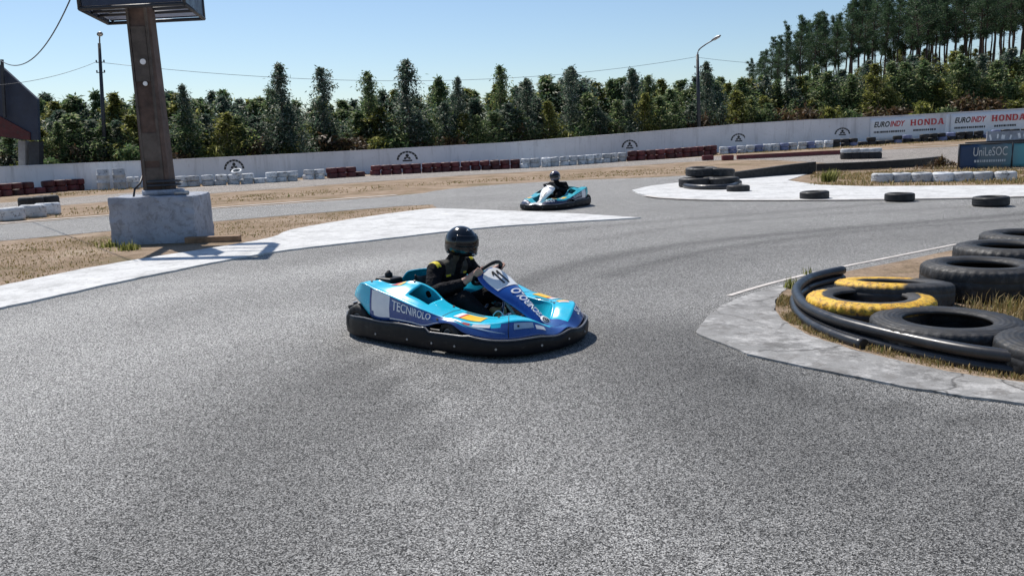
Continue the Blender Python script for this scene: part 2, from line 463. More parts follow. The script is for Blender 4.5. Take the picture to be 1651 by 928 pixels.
# line of the perimeter wall: foot and top traced along the photograph
wall_px = [(-700, 340, 320), (-300, 318, 295), (0, 312, 270.5), (150, 306, 264), (300, 298, 258), (420, 290, 252), (560, 282, 245), (700, 276, 237.5), (830, 270, 230.5), (1000, 257, 217), (1130, 247.5, 206.5), (1200, 243, 200.5), (1300, 237, 194.5), (1401, 231, 190), (1520, 225, 183.5), (1640, 218, 176.5), (1800, 209, 167), (2100, 195, 150)]
WB = []
for x, yb, yt in wall_px:
    b = G(x, yb)
    t = at(x, yt, b.y); WB.append((x, b, t.z))
WALL_X[:] = [(-90, 10)] + [(b.x, b.y) for _, b, _ in WB] + [(140, 60)]
# base terrain, reaching the horizon
bm = bmesh.new()
xs = [-900, -400, -200] + [-120 + 2.5 * k for k in range(105)] + [200, 400, 900]
ys = [-300, -100, -40] + [-20 + 2.5 * k for k in range(62)] + [180, 260, 500, 1200]
V = [[bm.verts.new((x, y, tz(max(-130, min(150, x)), min(y, 180)))) for y in ys] for x in xs]
for i in range(len(xs) - 1):
    for j in range(len(ys) - 1):
        f = bm.faces.new((V[i][j], V[i + 1][j], V[i + 1][j + 1], V[i][j + 1])); f.smooth = True
        cy = .5 * (ys[j] + ys[j + 1]); cx = .5 * (xs[i] + xs[i + 1])
        f.material_index = 1 if cy > lerp_tab(WALL_X, cx) + .2 else 0
tag(obj('ground', bm, [MT['dirt'], MT['scrub']]), kind='structure')

# racing-line wear, from curves on the track
def px_line(pts): return [v.to_2d() for v in smooth_path([G(*p) for p in pts], 6)]
WEAR = [   # (points, width m, strength)
    (px_line([(1900, 318), (1651, 345), (1300, 374), (1100, 395), (930, 427), (800, 475)]), .22, .34),
    (px_line([(1900, 335), (1651, 362), (1300, 395), (1000, 440), (780, 520), (560, 640), (300, 830), (0, 1100)]), 1.15, .20),
    (px_line([(1700, 305), (1350, 335), (1050, 358), (900, 372)]), .25, .20),
    (px_line([(900, 326), (760, 350), (500, 420), (250, 520)]), .5, .10),
    (px_line([(1150, 560), (1230, 640), (1400, 720), (1700, 830)]), .9, .34),
    (px_line([(1020, 540), (1080, 640), (1250, 800), (1500, 1000)]), .8, .18),
    (px_line([(560, 560), (700, 700), (850, 820), (1060, 980)]), .12, .20),
    (px_line([(620, 620), (560, 760), (470, 920)]), .28, .10),
    (px_line([(1700, 352), (1400, 372), (1150, 404), (980, 445)]), .13, .26), (px_line([(1651, 330), (1350, 345), (1100, 366), (960, 388)]), .18, .16),
    (px_line([(520, 600), (380, 700), (180, 900)]), .2, .12), (px_line([(560, 610), (470, 720), (330, 920)]), .2, .10),
    (px_line([(1140, 590), (1300, 640), (1500, 672), (1700, 690)]), .10, .40),
]
LIGHT = [
    (px_line([(600, 560), (740, 690), (890, 805), (1120, 950)]), .10, .24),
    (px_line([(-100, 560), (200, 490), (420, 450), (640, 420)]), .9, .30),
    (px_line([(-200, 760), (0, 640), (250, 560), (450, 520)]), 1.1, .22),
]
def wear_np(me):
    import numpy as np
    q = np.empty(len(me.vertices) * 3); me.vertices.foreach_get('co', q); q = q.reshape(-1, 3)[:, :2]
    def dl(ln):
        b = np.full(len(q), 1e9)
        for s, e in zip(ln, ln[1:]):
            s, e = np.array(s), np.array(e); d = e - s; t = np.clip(((q - s) @ d) / max(float(d @ d), 1e-9), 0, 1)
            b = np.minimum(b, ((q - s - t[:, None] * d) ** 2).sum(1))
        return b
    w = np.full(len(q), .33)
    for ln, wd, s in WEAR: w += s * np.exp(-dl(ln) / wd ** 2)
    for ln, wd, s in LIGHT: w -= s * np.exp(-dl(ln) / wd ** 2)
    return np.clip(w, 0, 1).tolist()

track = curve2([(-400, 565), (0, 480), (200, 440), (420, 398), (600, 368), (702, 345)], 3) + xy([(702, 345), (700, 330)])[1:] + \
    curve2([(640, 333), (340, 358), (0, 389), (-400, 425)], 3) + curve2([(-400, 396), (0, 362), (330, 338), (640, 316), (723, 305), (830, 296), (950, 290), (1060, 286), (1110, 283), (1240, 281)], 3) + \
    xy([(1300, 300), (1500, 310), (1651, 310), (2300, 300)]) + [Vector((24, 8)), Vector((18, -9)), Vector((-16, -9))]
sheet('track', track, .006, MT['asphalt'], .22, wear=wear_np, rag=.10)
far_road = curve2([(-400, 372), (-100, 349), (80, 333), (300, 315), (470, 303), (600, 293), (800, 280), (1000, 269), (1130, 260), (1230, 258), (1330, 263)], 3) + \
    curve2([(1330, 272), (1440, 267), (1545, 263), (1750, 256)], 3) + curve2([(1750, 228), (1545, 236), (1420, 242), (1340, 248), (1240, 251), (1130, 254), (1000, 262), (800, 271.5), (600, 284), (470, 292.5), (300, 304), (80, 321), (-100, 336), (-400, 362)], 3)
sheet('far_road', far_road, .006, MT['asphalt_far'], 1.5, rag=.12)
def strip(name, px, w, dz, mat, cell=1.5, thick=0):
    ln = smooth_path([G(*p) for p in px], 5); a = []; b = []
    for i, p in enumerate(ln):
        d = (ln[min(i + 1, len(ln) - 1)] - ln[max(i - 1, 0)]).to_2d().normalized(); n = Vector((-d.y, d.x))
        a.append(p.to_2d() + n * w / 2); b.append(p.to_2d() - n * w / 2)
    return sheet(name, a + b[::-1], dz, mat, cell, thick)
strip('edge_line', [(-300, 390), (0, 360.5), (330, 336.5), (640, 314.5)], .26, .011, MT['line'])
strip('edge_line', [(300, 304), (470, 292), (600, 283.5), (800, 271), (1000, 261.5), (1170, 251.5)], .42, .011, MT['line'])
strip('edge_line', [(1440, 238.5), (1545, 234), (1700, 228)], .35, .011, MT['line'])
# whitewashed run-off wedge beside the sign post
W1 = curve2([(-400, 580), (0, 500), (200, 456), (420, 412), (600, 389.5), (800, 367.5), (1033, 353)], 5) + \
    curve2([(1033, 353), (900, 345), (720, 338), (688, 338.5), (600, 350), (480, 370), (440, 384), (380, 396), (180, 428), (0, 464), (-400, 548)], 5)[1:]
sheet('concrete_apron', W1, .03, MT['pale'], 1.0, .03, rag=.03)
# whitewashed island in the middle distance
W2 = curve2([(1019, 308), (1032, 314), (1070, 320), (1150, 323.5), (1290, 324), (1450, 322), (1651, 318), (2200, 300)], 5) + xy([(2200, 282), (1651, 300), (1400, 302), (1320, 299.5), (1270, 292), (1305, 280.5)]) + \
    curve2([(1305, 280.5), (1195, 287), (1110, 294), (1050, 301), (1019, 308)], 4)[1:-1]
sheet('concrete_island', W2, .03, MT['pale'], 1.5, .03, rag=.03)
strip('island_edge', [(1040, 317.2), (1070, 321), (1150, 324.2), (1290, 324.6), (1450, 322.8), (1651, 318.8), (2200, 301)], .16, .036, MT['line'])
sheet('dry_verge', xy([(1270, 292), (1305, 280.5), (1440, 274), (1651, 266), (2100, 255), (2200, 282), (1651, 300), (1400, 302), (1320, 299.5)]), .018, MT['dirt'], 1.5)
# apex kerb on the right
K_out = [(2300, 770), (1800, 690), (1651, 656), (1500, 635), (1400, 616), (1300, 596), (1220, 578), (1165, 558), (1125, 540), (1134, 520), (1160, 500), (1195, 482), (1245, 466)]
K_in = [(1330, 447), (1290, 460), (1262, 474), (1250, 495), (1258, 515), (1290, 538), (1340, 557), (1400, 574), (1480, 594), (1560, 610), (1651, 622), (1800, 640), (2300, 700)]
sheet('kerb', curve2(K_out, 5) + curve2(K_in, 5), .022, MT['kerb'], .5, .022, rag=.03)
strip('kerb_edge', [(1175, 478), (1240, 459), (1330, 437), (1430, 417), (1500, 403), (1560, 392), (1700, 370), (1900, 345)], .06, .012, MT['line'], .5)
isl = curve2([(2300, 640), (1900, 372), (1700, 388), (1560, 402), (1450, 424), (1330, 447), (1290, 460), (1262, 474), (1250, 495), (1258, 515), (1290, 538), (1340, 557), (1400, 574), (1480, 594), (1560, 610), (1651, 622), (1800, 640)], 4)
sheet('island_dirt', isl, .02, MT['dirt'], .5)

# tufts and straw, one mass per verge
def blades(name, n, sampler, h=(.05, .16), w=.006, mat='straw', label=None, spread=.6):
    bm = bmesh.new(); r = random.Random(len(name) + n)
    for _ in range(n):
        p, s = sampler(r)
        if p is None: continue
        hh = r.uniform(*h) * s; a = r.uniform(0, 6.283); lean = r.uniform(0, spread) * hh
        d = Vector((math.cos(a), math.sin(a), 0)); q = Vector((-d.y, d.x, 0)) * w * s * r.uniform(.6, 1.5)
        b0 = Vector(p); m = b0 + d * lean * .35 + Vector((0, 0, hh * .6)); t = b0 + d * lean + Vector((0, 0, hh * r.uniform(.75, 1)))
        v = [bm.verts.new(x) for x in (b0 - q, b0 + q, m + q * .7, m - q * .7, t)]
        bm.faces.new((v[0], v[1], v[2], v[3])); bm.faces.new((v[3], v[2], v[4]))
    return tag(obj(name, bm, MT[mat]), label, kind='stuff')
def clumpy(poly_px, nclump, sig, z=0., clip=True):
    P = [G(*p) for p in poly_px]
    x0, x1 = min(p.x for p in P), max(p.x for p in P); y0, y1 = min(p.y for p in P), max(p.y for p in P)
    def inside(x, y):
        c = False
        for i in range(len(P)):
            a, b = P[i], P[i - 1]
            if (a.y > y) != (b.y > y) and x < (b.x - a.x) * (y - a.y) / (b.y - a.y) + a.x: c = not c
        return c
    rr = random.Random(nclump); C = []
    while len(C) < nclump:
        x, y = rr.uniform(x0, x1), rr.uniform(y0, y1)
        if inside(x, y): C.append((x, y, rr.uniform(.5, 1.25)))
    def s(r):
        cx, cy, k = r.choice(C)
        x, y = cx + r.gauss(0, sig * k), cy + r.gauss(0, sig * k)
        if clip and not inside(x, y): return None, 0
        return (x, y, tz(x, y) + z), k
    return s
blades('dry_grass', 9000, clumpy([(1262, 478), (1250, 495), (1258, 515), (1290, 536), (1340, 555), (1400, 572), (1480, 592), (1560, 608), (1651, 620), (1800, 638), (1800, 610), (1651, 596), (1500, 572), (1400, 552), (1310, 530), (1280, 505), (1276, 485)], 130, .07, .02), (.012, .055), .004, label='dry straw along the foot of the black pipes')
blades('dry_grass', 7000, clumpy([(1500, 470), (1560, 520), (1680, 560), (1800, 560), (1800, 430), (1560, 450), (1480, 480)], 60, .10, .02), (.03, .19), .004, label='dry grass and thistles between the truck tyres')
blades('dry_grass', 3000, clumpy([(-60, 412), (0, 395), (180, 378), (180, 425), (0, 460), (-60, 474)], 160, .25), (.01, .04), .008, label='short dry grass left of the sign plinth')
blades('dry_grass', 2200, clumpy([(340, 388), (340, 362), (520, 344), (695, 330), (690, 337), (600, 348), (480, 367), (430, 383)], 160, .25), (.01, .035), .009, label='short dry grass in the wedge by the apron')
blades('green_weeds', 350, clumpy([(172, 402), (180, 392), (215, 396), (215, 405)], 5, .08, 0, False), (.05, .2), .008, 'euc3', label='green weeds at the corner of the plinth')
blades('green_weeds', 160, clumpy([(1262, 470), (1275, 445), (1310, 440), (1300, 465)], 4, .05, .02, False), (.04, .17), .006, 'euc3', label='green weeds at the bend of the black pipes')
blades('dry_grass', 9000, clumpy([(1300, 300), (1310, 281), (1440, 275), (1651, 268), (1700, 290), (1651, 299), (1400, 301)], 120, .35, .01), (.03, .16), .012, label='dry grass on the verge behind the white tyres')
blades('green_weeds', 420, clumpy([(1326, 295), (1328, 288), (1350, 287), (1348, 294)], 4, .12, .01, False), (.2, .6), .014, 'euc3', label='tall green weed on the verge behind the pale island')
blades('dry_grass', 4000, clumpy([(0, 345), (300, 322), (600, 300), (900, 281), (1130, 268), (1110, 280), (800, 293), (600, 308), (300, 332), (0, 358)], 260, .6), (.01, .06), .02, label='dry grass between the two roads')
blades('dry_grass', 9000, clumpy([(80, 318), (300, 301), (600, 281), (800, 269), (1130, 252), (1420, 236), (1651, 222), (1651, 218), (1400, 233), (1130, 248), (800, 267), (600, 278), (300, 298), (80, 312)], 300, .4), (.02, .10), .02, label='dry grass along the foot of the tyre barrier')

# ================================================================== PERIMETER WALL
def wall_at(px):
    for (x0, b0, z0), (x1, b1, z1) in zip(WB, WB[1:]):
        if px <= x1:
            # intersect the pixel column with this run of wall
            best = None
            for k in range(201):
                t = k / 200; p = b0.lerp(b1, t); z = z0 + (z1 - z0) * t
                q = project(Vector((p.x, p.y, z)))
                e = abs(q[0] - px)
                if best is None or e < best[0]: best = (e, p, z, (b1 - b0).to_2d().normalized())
            return best[1:]
    return WB[-1][1], WB[-1][2], Vector((1, 0))
def project(p):
    q = p - Vector((0, 0, CAM_H)); z = q.dot(FW)
    return CX + F_PX * q.dot(RT) / z, CY - F_PX * q.dot(UP) / z
wall_root = thing('perimeter_wall', WB[2][1], 0, 'long whitewashed wall behind the tyre barrier, painted with small black emblems', 'wall')
wo_ = wall_root.location
bm = bmesh.new(); TH = .18; rows = []
fine = []
for (x0, b0, z0), (x1, b1, z1) in zip(WB, WB[1:]):
    for k in range(4): fine.append((b0.lerp(b1, k / 4), z0 + (z1 - z0) * k / 4))
fine.append((WB[-1][1], WB[-1][2]))
for i, (b, z) in enumerate(fine):
    d = (fine[min(i + 1, len(fine) - 1)][0] - fine[max(i - 1, 0)][0]).to_2d().normalized(); n = Vector((-d.y, d.x, 0))
    f_ = Vector((b.x, b.y, 0)) - Vector((wo_.x, wo_.y, 0)); k = f_ + n * TH; zb = b.z - .4 - wo_.z; zt = z - wo_.z
    rows.append([bm.verts.new(Vector((f_.x, f_.y, zb))), bm.verts.new(Vector((f_.x, f_.y, zt))), bm.verts.new(Vector((k.x, k.y, zt))), bm.verts.new(Vector((k.x, k.y, zb)))])
for A, B in zip(rows, rows[1:]):
    for j in range(4): bm.faces.new((A[j], B[j], B[(j + 1) % 4], A[(j + 1) % 4]))
bm.faces.new(rows[0]); bm.faces.new(rows[-1][::-1]); bmesh.ops.recalc_face_normals(bm, faces=bm.faces[:])
obj('wall_panel', bm, MT['wall'], wall_root)
bm = bmesh.new(); rows = []
for i, (b, z) in enumerate(fine):
    d = (fine[min(i + 1, len(fine) - 1)][0] - fine[max(i - 1, 0)][0]).to_2d().normalized(); n = Vector((-d.y, d.x, 0))
    f_ = Vector((b.x, b.y, 0)) - Vector((wo_.x, wo_.y, 0)); a = f_ - n * .03; k = f_ + n * (TH + .03); z_ = z - wo_.z
    rows.append([bm.verts.new(Vector((a.x, a.y, z_ + .003))), bm.verts.new(Vector((a.x, a.y, z_ + .06))), bm.verts.new(Vector((k.x, k.y, z_ + .06))), bm.verts.new(Vector((k.x, k.y, z_ + .003)))])
for A, B in zip(rows, rows[1:]):
    for j in range(4): bm.faces.new((A[j], B[j], B[(j + 1) % 4], A[(j + 1) % 4]))
bmesh.ops.recalc_face_normals(bm, faces=bm.faces[:])
obj('coping', bm, MT['wall'], wall_root)
# painted emblems: a lettered arch over a small seated figure and a bar
def wall_frame(px, py):
    p, zt, d = wall_at(px); d3 = Vector((d.x, d.y, 0)); n = Vector((d.y, -d.x, 0))
    z = at(px, py, p.y).z
    o = Vector((p.x, p.y, z)) + n * .006 - wo_
    sc = p.y / F_PX                                   # metres per photo pixel there
    return o, d3, n, sc
def disc(bm, fn, cx, cy, r, n=14):
    bm.faces.new([bm.verts.new(fn(cx + r * math.cos(6.283 * k / n), cy + r * math.sin(6.283 * k / n))) for k in range(n)])
def poly(bm, fn, pts): bm.faces.new([bm.verts.new(fn(x, y)) for x, y in pts])
for ex, ey, ew in ((376, 271, 38), (656, 256, 34), (1015, 236, 29), (1191, 225, 27), (1359, 215, 25)):
    o, d3, n, sc = wall_frame(ex, ey); s = ew * sc / 2
    fn = lambda a, b: o + d3 * a * s + Vector((0, 0, b * s))
    bm = bmesh.new()
    for k in range(9):
        a0 = math.pi * (1 - k / 9) - .02; a1 = math.pi * (1 - (k + 1) / 9) + .02
        poly(bm, fn, [(math.cos(a) * r, math.sin(a) * r * .82 - .1) for a, r in ((a0, .8), (a0, 1.0), (a1, 1.0), (a1, .8))][::-1])
    disc(bm, fn, 0, .30, .16)
    poly(bm, fn, [(-.34, -.02), (-.18, -.06), (0, .08), (.18, -.06), (.34, -.02), (.24, .18), (.1, .13), (-.1, .13), (-.24, .18)])
    poly(bm, fn, [(-.45, -.24), (.45, -.24), (.45, -.10), (-.45, -.10)])
    obj('emblem', bm, MT['ink'], wall_root)

# two advertising banners fixed to the right end of the wall
SERIF = {'H': [(0, 0, .26, 1), (.62, 0, .88, 1), (.2, .42, .7, .6), (-.06, 0, .34, .12), (-.06, .88, .34, 1), (.54, 0, .94, .12), (.54, .88, .94, 1)],
         'N': [(0, 0, .2, 1), (.7, 0, .9, 1), (-.06, 0, .3, .12), (-.06, .88, .26, 1), (.6, .88, .98, 1)],
         'D': [(0, 0, .24, 1), (-.06, 0, .6, .14), (-.06, .86, .6, 1), (.66, .2, .9, .8), (.5, .04, .78, .24), (.5, .76, .78, .96)],
         'O': [(0, .2, .24, .8), (.66, .2, .9, .8), (.2, 0, .7, .16), (.2, .84, .7, 1), (.06, .08, .3, .28), (.6, .08, .84, .28), (.06, .72, .3, .92), (.6, .72, .84, .92)],
         'A': [(.2, .24, .7, .38), (-.1, 0, .26, .12), (.6, 0, 1.04, .12), (.3, .88, .62, 1)]}
def honda(bm, fn, x, y, h, w):
    k = 0
    for ch in 'HONDA':
        def q(a, b, c, d, s0=0., s1=0.):
            global _zz
            pts = [(x + (k + a) * w, y + b * h), (x + (k + c) * w, y + b * h), (x + (k + c + s1) * w, y + d * h), (x + (k + a + s1) * w, y + d * h)]
            _zz += .0008; bm.faces.new([bm.verts.new(fn(*p) + nrm * _zz) for p in pts])
        for r in SERIF[ch]: q(*r)
        if ch == 'N': q(.02, 1.0, .26, 0, 0, .62)
        if ch == 'A': q(.0, 0, .16, 1, 0, .30); q(.62, 0, .9, 1, 0, -.22)
        k += 1.16
_zz = 0.
for bi, (px0, px1, top0, bot0, top1, bot1, lab) in enumerate(((1403, 1531, 191, 229, 184, 222.5, 'white banner with black and red lettering on the wall, nearer the lamp post'),
        (1533, 1662, 184, 222, 176.5, 216, 'white banner with black and red lettering at the right end of the wall'))):
    p0, z0, d0 = wall_at(px0); p1, z1, d1 = wall_at(px1)
    d3 = (p1 - p0); d3.z = 0; L = d3.length; d3.normalize(); n = Vector((d3.y, -d3.x, 0)); nrm = n
    zt0, zb0 = at(px0, top0, p0.y).z, at(px0, bot0, p0.y).z; zt1, zb1 = at(px1, top1, p1.y).z, at(px1, bot1, p1.y).z
    root = thing('banner', (p0.x, p0.y, zb0), 0, lab, 'banner', 'banners on the wall')
    def fn(a, b, lift=.0):
        # a across 0..1, b up 0..1
        return d3 * a * L + n * (.04 + .008 * math.sin(a * 9 + b * 3) + lift) + Vector((0, 0, (zb0 + (zb1 - zb0) * a) * (1 - b) + (zt0 + (zt1 - zt0) * a) * b - zb0))
    bm = bmesh.new(); grid(bm, lambda a, b: fn(a, b), frange(0, 1, 30), frange(0, 1, 5))
    bmesh.ops.recalc_face_normals(bm, faces=bm.faces[:])
    sh = obj('banner_sheet', bm, MT['white'], root, True); solidify(sh, .006, 0)
    bm = bmesh.new(); text_map(bm, 'EURO', lambda a, b: fn(.05 + .20 * a, .60 + .24 * b, .012), .03, .25); obj('lettering', bm, MT['ink'], root)
    bm = bmesh.new(); text_map(bm, 'INDY', lambda a, b: fn(.255 + .19 * a, .60 + .24 * b, .012), .03, .25); obj('lettering', bm, MT['red'], root)
    bm = bmesh.new(); honda(bm, lambda a, b: fn(a, b, .012), .515, .60, .25, .074); obj('lettering', bm, MT['red'], root)
    r = random.Random(3 + bi)
    for a0, a1 in ((.05, .44), (.55, .82)):
        a = a0; bm = bmesh.new()
        while a < a1:
            w = r.uniform(.008, .022); poly(bm, lambda x, y: fn(x, y, .012), [(a, .36), (a + w, .36), (a + w, .44), (a, .44)]); a += w + r.uniform(.003, .01)
        obj('small_print', bm, MT['ink'], root)
# dark joint between wall and banner
pw, zw, dw_ = wall_at(1399)

# ================================================================== TYRES
def tyre_bm(R, r, w, lugs=0, n=40, dent=0.):
    bm = bmesh.new(); k = R - r
    prof = [(r, .12 * w), (r + .05 * k, .04 * w), (r + .16 * k, .03 * w), (r + .20 * k, .0), (r + .62 * k, -.005 * w), (r + .66 * k, .02 * w), (R - .13 * k, .05 * w), (R - .03 * k, .13 * w), (R - .01 * k, .2 * w), (R, .34 * w), (R - .012 * k, .36 * w), (R - .012 * k, .40 * w), (R, .42 * w), (R, .58 * w), (R - .012 * k, .60 * w), (R - .012 * k, .64 * w), (R, .66 * w), (R - .01 * k, .8 * w), (R - .03 * k, .87 * w), (R - .13 * k, .95 * w), (R - .34 * k, .98 * w), (R - .38 * k, 1.005 * w), (r + .20 * k, w), (r + .16 * k, .97 * w), (r + .05 * k, .96 * w), (r, .88 * w), (r + .03 * k, .82 * w), (R - .14 * k, .74 * w), (R - .1 * k, .26 * w), (r + .03 * k, .18 * w)]
    rings = lathe(bm, prof, n, closed=True)
    if lugs:
        for k, rg in enumerate(rings):
            if k % 3 == 0:
                for j in (7, 8, 9, 17, 18, 19):
                    v = rg[j].co; s = 1 - .026 * lugs; v.x *= s; v.y *= s
    bmesh.ops.recalc_face_normals(bm, faces=bm.faces[:])
    return bm
def tyre(name, loc, bm, mat, label, group, tilt=(0, 0), rz=0.):
    o = obj(name, bm, mat); o.location = loc; o.rotation_euler = (tilt[0], tilt[1], rz)
    return tag(o, label, 'tyre', group)
def yellow_mat(name, thr, ang, upz=.15, rin=.2):
    """yellow paint over rubber, worn and stopping part of the way round"""
    t = NT(name); co = t.coord('Object'); sp = t.n('ShaderNodeSeparateXYZ'); t.l(co, sp.inputs[0])
    d = t.math('ADD', t.math('MULTIPLY', sp.outputs[0], math.cos(ang)), t.math('MULTIPLY', sp.outputs[1], math.sin(ang)))
    nz = t.noise(co, 6, 6, .7)
    m = t.math('ADD', d, t.math('MULTIPLY', t.math('SUBTRACT', nz, .5), .22))
    m = t.math('MULTIPLY', t.math('SUBTRACT', m, thr), 14., True)
    up = t.math('MULTIPLY', t.math('SUBTRACT', t.math('ADD', sp.outputs[2], t.math('MULTIPLY', nz, .05)), upz), 40., True)
    rad = t.n('ShaderNodeVectorMath'); rad.operation = 'LENGTH'; fl = t.n('ShaderNodeCombineXYZ'); t.l(sp.outputs[0], fl.inputs[0]); t.l(sp.outputs[1], fl.inputs[1]); t.l(fl.outputs[0], rad.inputs[0])
    up = t.math('MULTIPLY', up, t.math('MULTIPLY', t.math('SUBTRACT', t.math('ADD', rad.outputs['Value'], t.math('MULTIPLY', nz, .05)), rin), 60., True))
    wear = t.ramp(t.noise(co, 30, 5, .75), [(.38, .15), (.50, 1.)])
    k = t.math('MULTIPLY', t.math('MULTIPLY', m, up), wear)
    rub = t.ramp(nz, [(.35, (.015, .015, .016)), (.6, (.05, .05, .052)), (.8, (.11, .105, .10))])
    yel = t.ramp(t.noise(co, 11, 5), [(.3, (.48, .22, .02)), (.5, (.70, .40, .03)), (.75, (.78, .52, .06))])
    t.color(t.mix(k, rub, yel)); t.rough(.68); t.bump(t.noise(co, 90, 3), .3, .004)
    return t.m
GT = 'truck tyres inside the corner'
def big(px, py, R, w, mat, label, lugs, z0=.02, tilt=(0, 0), top=None):
    p = G(px, py, (top or (z0 + w)))
    return tyre('truck_tyre', (p.x, p.y, z0), tyre_bm(R, R * .56, w, 2 if lugs else 1, 120), mat, label, GT, tilt, rng.uniform(0, 6))
big(1403, 475, .51, .21, yellow_mat('worn yellow paint', -.20, -2.0, .145, .40), 'truck tyre with a toothed yellow edge, just inside the bend of the black pipes', 1)
bpy.data.objects['truck_tyre'].rotation_euler.z = 0
o_ = big(1441, 445, .50, .22, yellow_mat('yellow paint', -.16, 2.6, .195, .33), 'tilted truck tyre half yellow half grey, touching the toothed yellow one', 0, .03, (R_(-5), R_(2)), .29); o_.rotation_euler.z = 0
big(1527, 512, .53, .19, MT['rubber_dusty'], 'flat black truck tyre with a dusty rim, right behind the straight stretch of pipe', 0)
big(1752, 548, .52, .20, MT['rubber_dusty'], 'black truck tyre cut off by the right edge, nearest the pipes', 0)
big(1584, 423, .53, .31, MT['rubber_dusty'], 'thick black truck tyre behind the two yellow ones', 0)
big(1630, 394, .55, .32, MT['rubber_dusty'], 'grey-topped truck tyre behind the thickest one', 0)
big(1668, 375, .58, .30, MT['rubber_dusty'], 'farthest truck tyre, only its rim showing over the others', 0)
# red arc on the flat black tyre
# single car tyres along the pale island
GS = 'single black tyres along the pale island'
for px, py, wpx, lab in ((1190, 311, 37, 'small black tyre lying on the pale island beside the belted tyre stack'), (1313, 323.5, 46, 'black tyre on the island edge, first right of the tyre stack'),
                         (1450, 326.5, 46, 'black tyre on the track edge below the first white tyres'), (1597, 335, 55, 'black tyre on the asphalt at the far right')):
    p = G(px, py); R = wpx * p.y / F_PX / 2; p = p + Vector((p.x, p.y, 0)).normalized() * R
    tyre('loose_tyre', (p.x, p.y, tz(p.x, p.y) + .012), tyre_bm(R, R * .58, R * .56, 0, 40), MT['rubber'], lab, GS, (0, R_(rng.uniform(-2, 2))))

# tyre barrier along the wall : every tyre an object
def barrier(pxs, gap_m, mats, label_fn, group, levels=2, R=.29, w=.27, skip=None):
    ln = smooth_path([G(*p) for p in pxs], 8); L = [0]
    for a, b in zip(ln, ln[1:]): L.append(L[-1] + (b - a).length)
    s = R; i = 0; k = 0
    protos = {}
    while s < L[-1]:
        while L[i + 1] < s: i += 1
        t = (s - L[i]) / (L[i + 1] - L[i]); p = ln[i].lerp(ln[i + 1], t)
        for lv in range(levels):
            if lv and k > 2 and rng.random() < .07: continue   # here and there the upper tyre is gone
            m = mats[(k * 7 + lv * 3) % len(mats)]
            key = m.name
            jx, jy = rng.uniform(-.05, .05), rng.uniform(-.07, .07)
            loc = (p.x + jx, p.y + jy, tz(p.x, p.y) + lv * (w + .004)); lab = label_fn(k, lv)
            tl = (R_(rng.uniform(-5, 5)), R_(rng.uniform(-5, 5))) if lv == levels - 1 and rng.random() < .4 else (0, 0)
            if key not in protos:
                protos[key] = tyre('barrier_tyre', loc, tyre_bm(R, R * .56, w, 0, 24), m, lab, group, tl)
            else:
                o = protos[key].copy(); COL.objects.link(o); o.location = loc; o.rotation_euler = (tl[0], tl[1], rng.uniform(0, 6)); o['label'] = lab
        s += 2 * R + gap_m * rng.uniform(.5, 1.4); k += 1
    return k
UL = ('lower', 'upper')
W_, Rd, Bk, Bl = MT['tyre_white'], MT['tyre_red'], MT['rubber'], MT['tyre_blue']
def lab(desc): return lambda k, lv: f'{UL[lv]} {desc}'
barrier([(-60, 322), (0, 317), (70, 311), (142, 305.5)], .02, [Rd], lab('dark red barrier tyre in the run left of the sign plinth'), 'red barrier tyres left of the plinth')
barrier([(205, 304), (224, 303)], .02, [W_], lab('white barrier tyre between the tall white drums and the sign post'), 'white barrier tyres by the post')
barrier([(283, 302), (340, 299.5), (400, 296.5), (473, 292)], .02, [W_], lab('white barrier tyre in the run right of the sign plinth'), 'white barrier tyres right of the plinth', w=.25)
barrier([(489, 290), (524, 288)], .02, [W_], lab('white barrier tyre in the pair just before the red ones'), 'pair of white tyre stacks', w=.25)
barrier([(527, 288), (583, 284.5)], .02, [Rd], lab('red barrier tyre in the short block before the gap'), 'red barrier tyres before the gap')
barrier([(598, 283), (660, 280), (740, 276), (836, 271.5)], .015, [Rd, Rd, MT['tyre_red']], lab('red barrier tyre in the long run behind the first kart driver'), 'red barrier tyres in the long run')
barrier([(839, 271.5), (900, 268), (1008, 260)], .015, [W_], lab('white barrier tyre behind the far kart driver'), 'white barrier tyres behind the far kart')
barrier([(1011, 260), (1080, 255.5), (1156, 249)], .015, [Rd], lab('red barrier tyre in the run up to the right lamp post'), 'red barrier tyres by the lamp post', R=.31, w=.30)
barrier([(1160, 249), (1230, 244.5), (1335, 238)], .015, [W_, Bl, W_], lab('white and blue barrier tyre right of the lamp post'), 'white and blue barrier tyres', w=.23)
barrier([(1340, 237.5), (1450, 231), (1560, 224.5), (1680, 218)], .015, [Bk, Bk, Bk, MT['rubber_dusty'], Bl], lab('dark barrier tyre under the banners'), 'dark barrier tyres under the banners', w=.25)
# tall white drums
GD = 'tall white drums'
for px, py, lab_ in ((163, 306.5, 'tall white drum at the end of the red tyres'), (190, 305.5, 'tall white drum nearest the sign post')):
    p = G(px, py); bm = bmesh.new(); n = 28
    lathe(bm, [(.0, 0), (.27, 0), (.28, .02), (.28, .30), (.292, .31), (.292, .34), (.28, .35), (.28, .64), (.292, .65), (.292, .68), (.28, .69), (.28, .95), (.27, .97), (.25, .97), (.24, .945), (0, .945)], n)
    o = obj('drum', bm, W_); o.location = p + Vector((0, .28, 0)); o.rotation_euler = (R_(-2), R_(2 if px < 170 else -1), 0); tag(o, lab_, 'drum', GD)
# white tyre lying askew on top of the run
p = G(384, 297.5); tyre('barrier_tyre', (p.x, p.y, tz(p.x, p.y) + .53), tyre_bm(.27, .16, .16, 0, 28), W_, 'white tyre lying tilted on top of the run right of the plinth', 'white barrier tyres right of the plinth', (R_(24), 0))
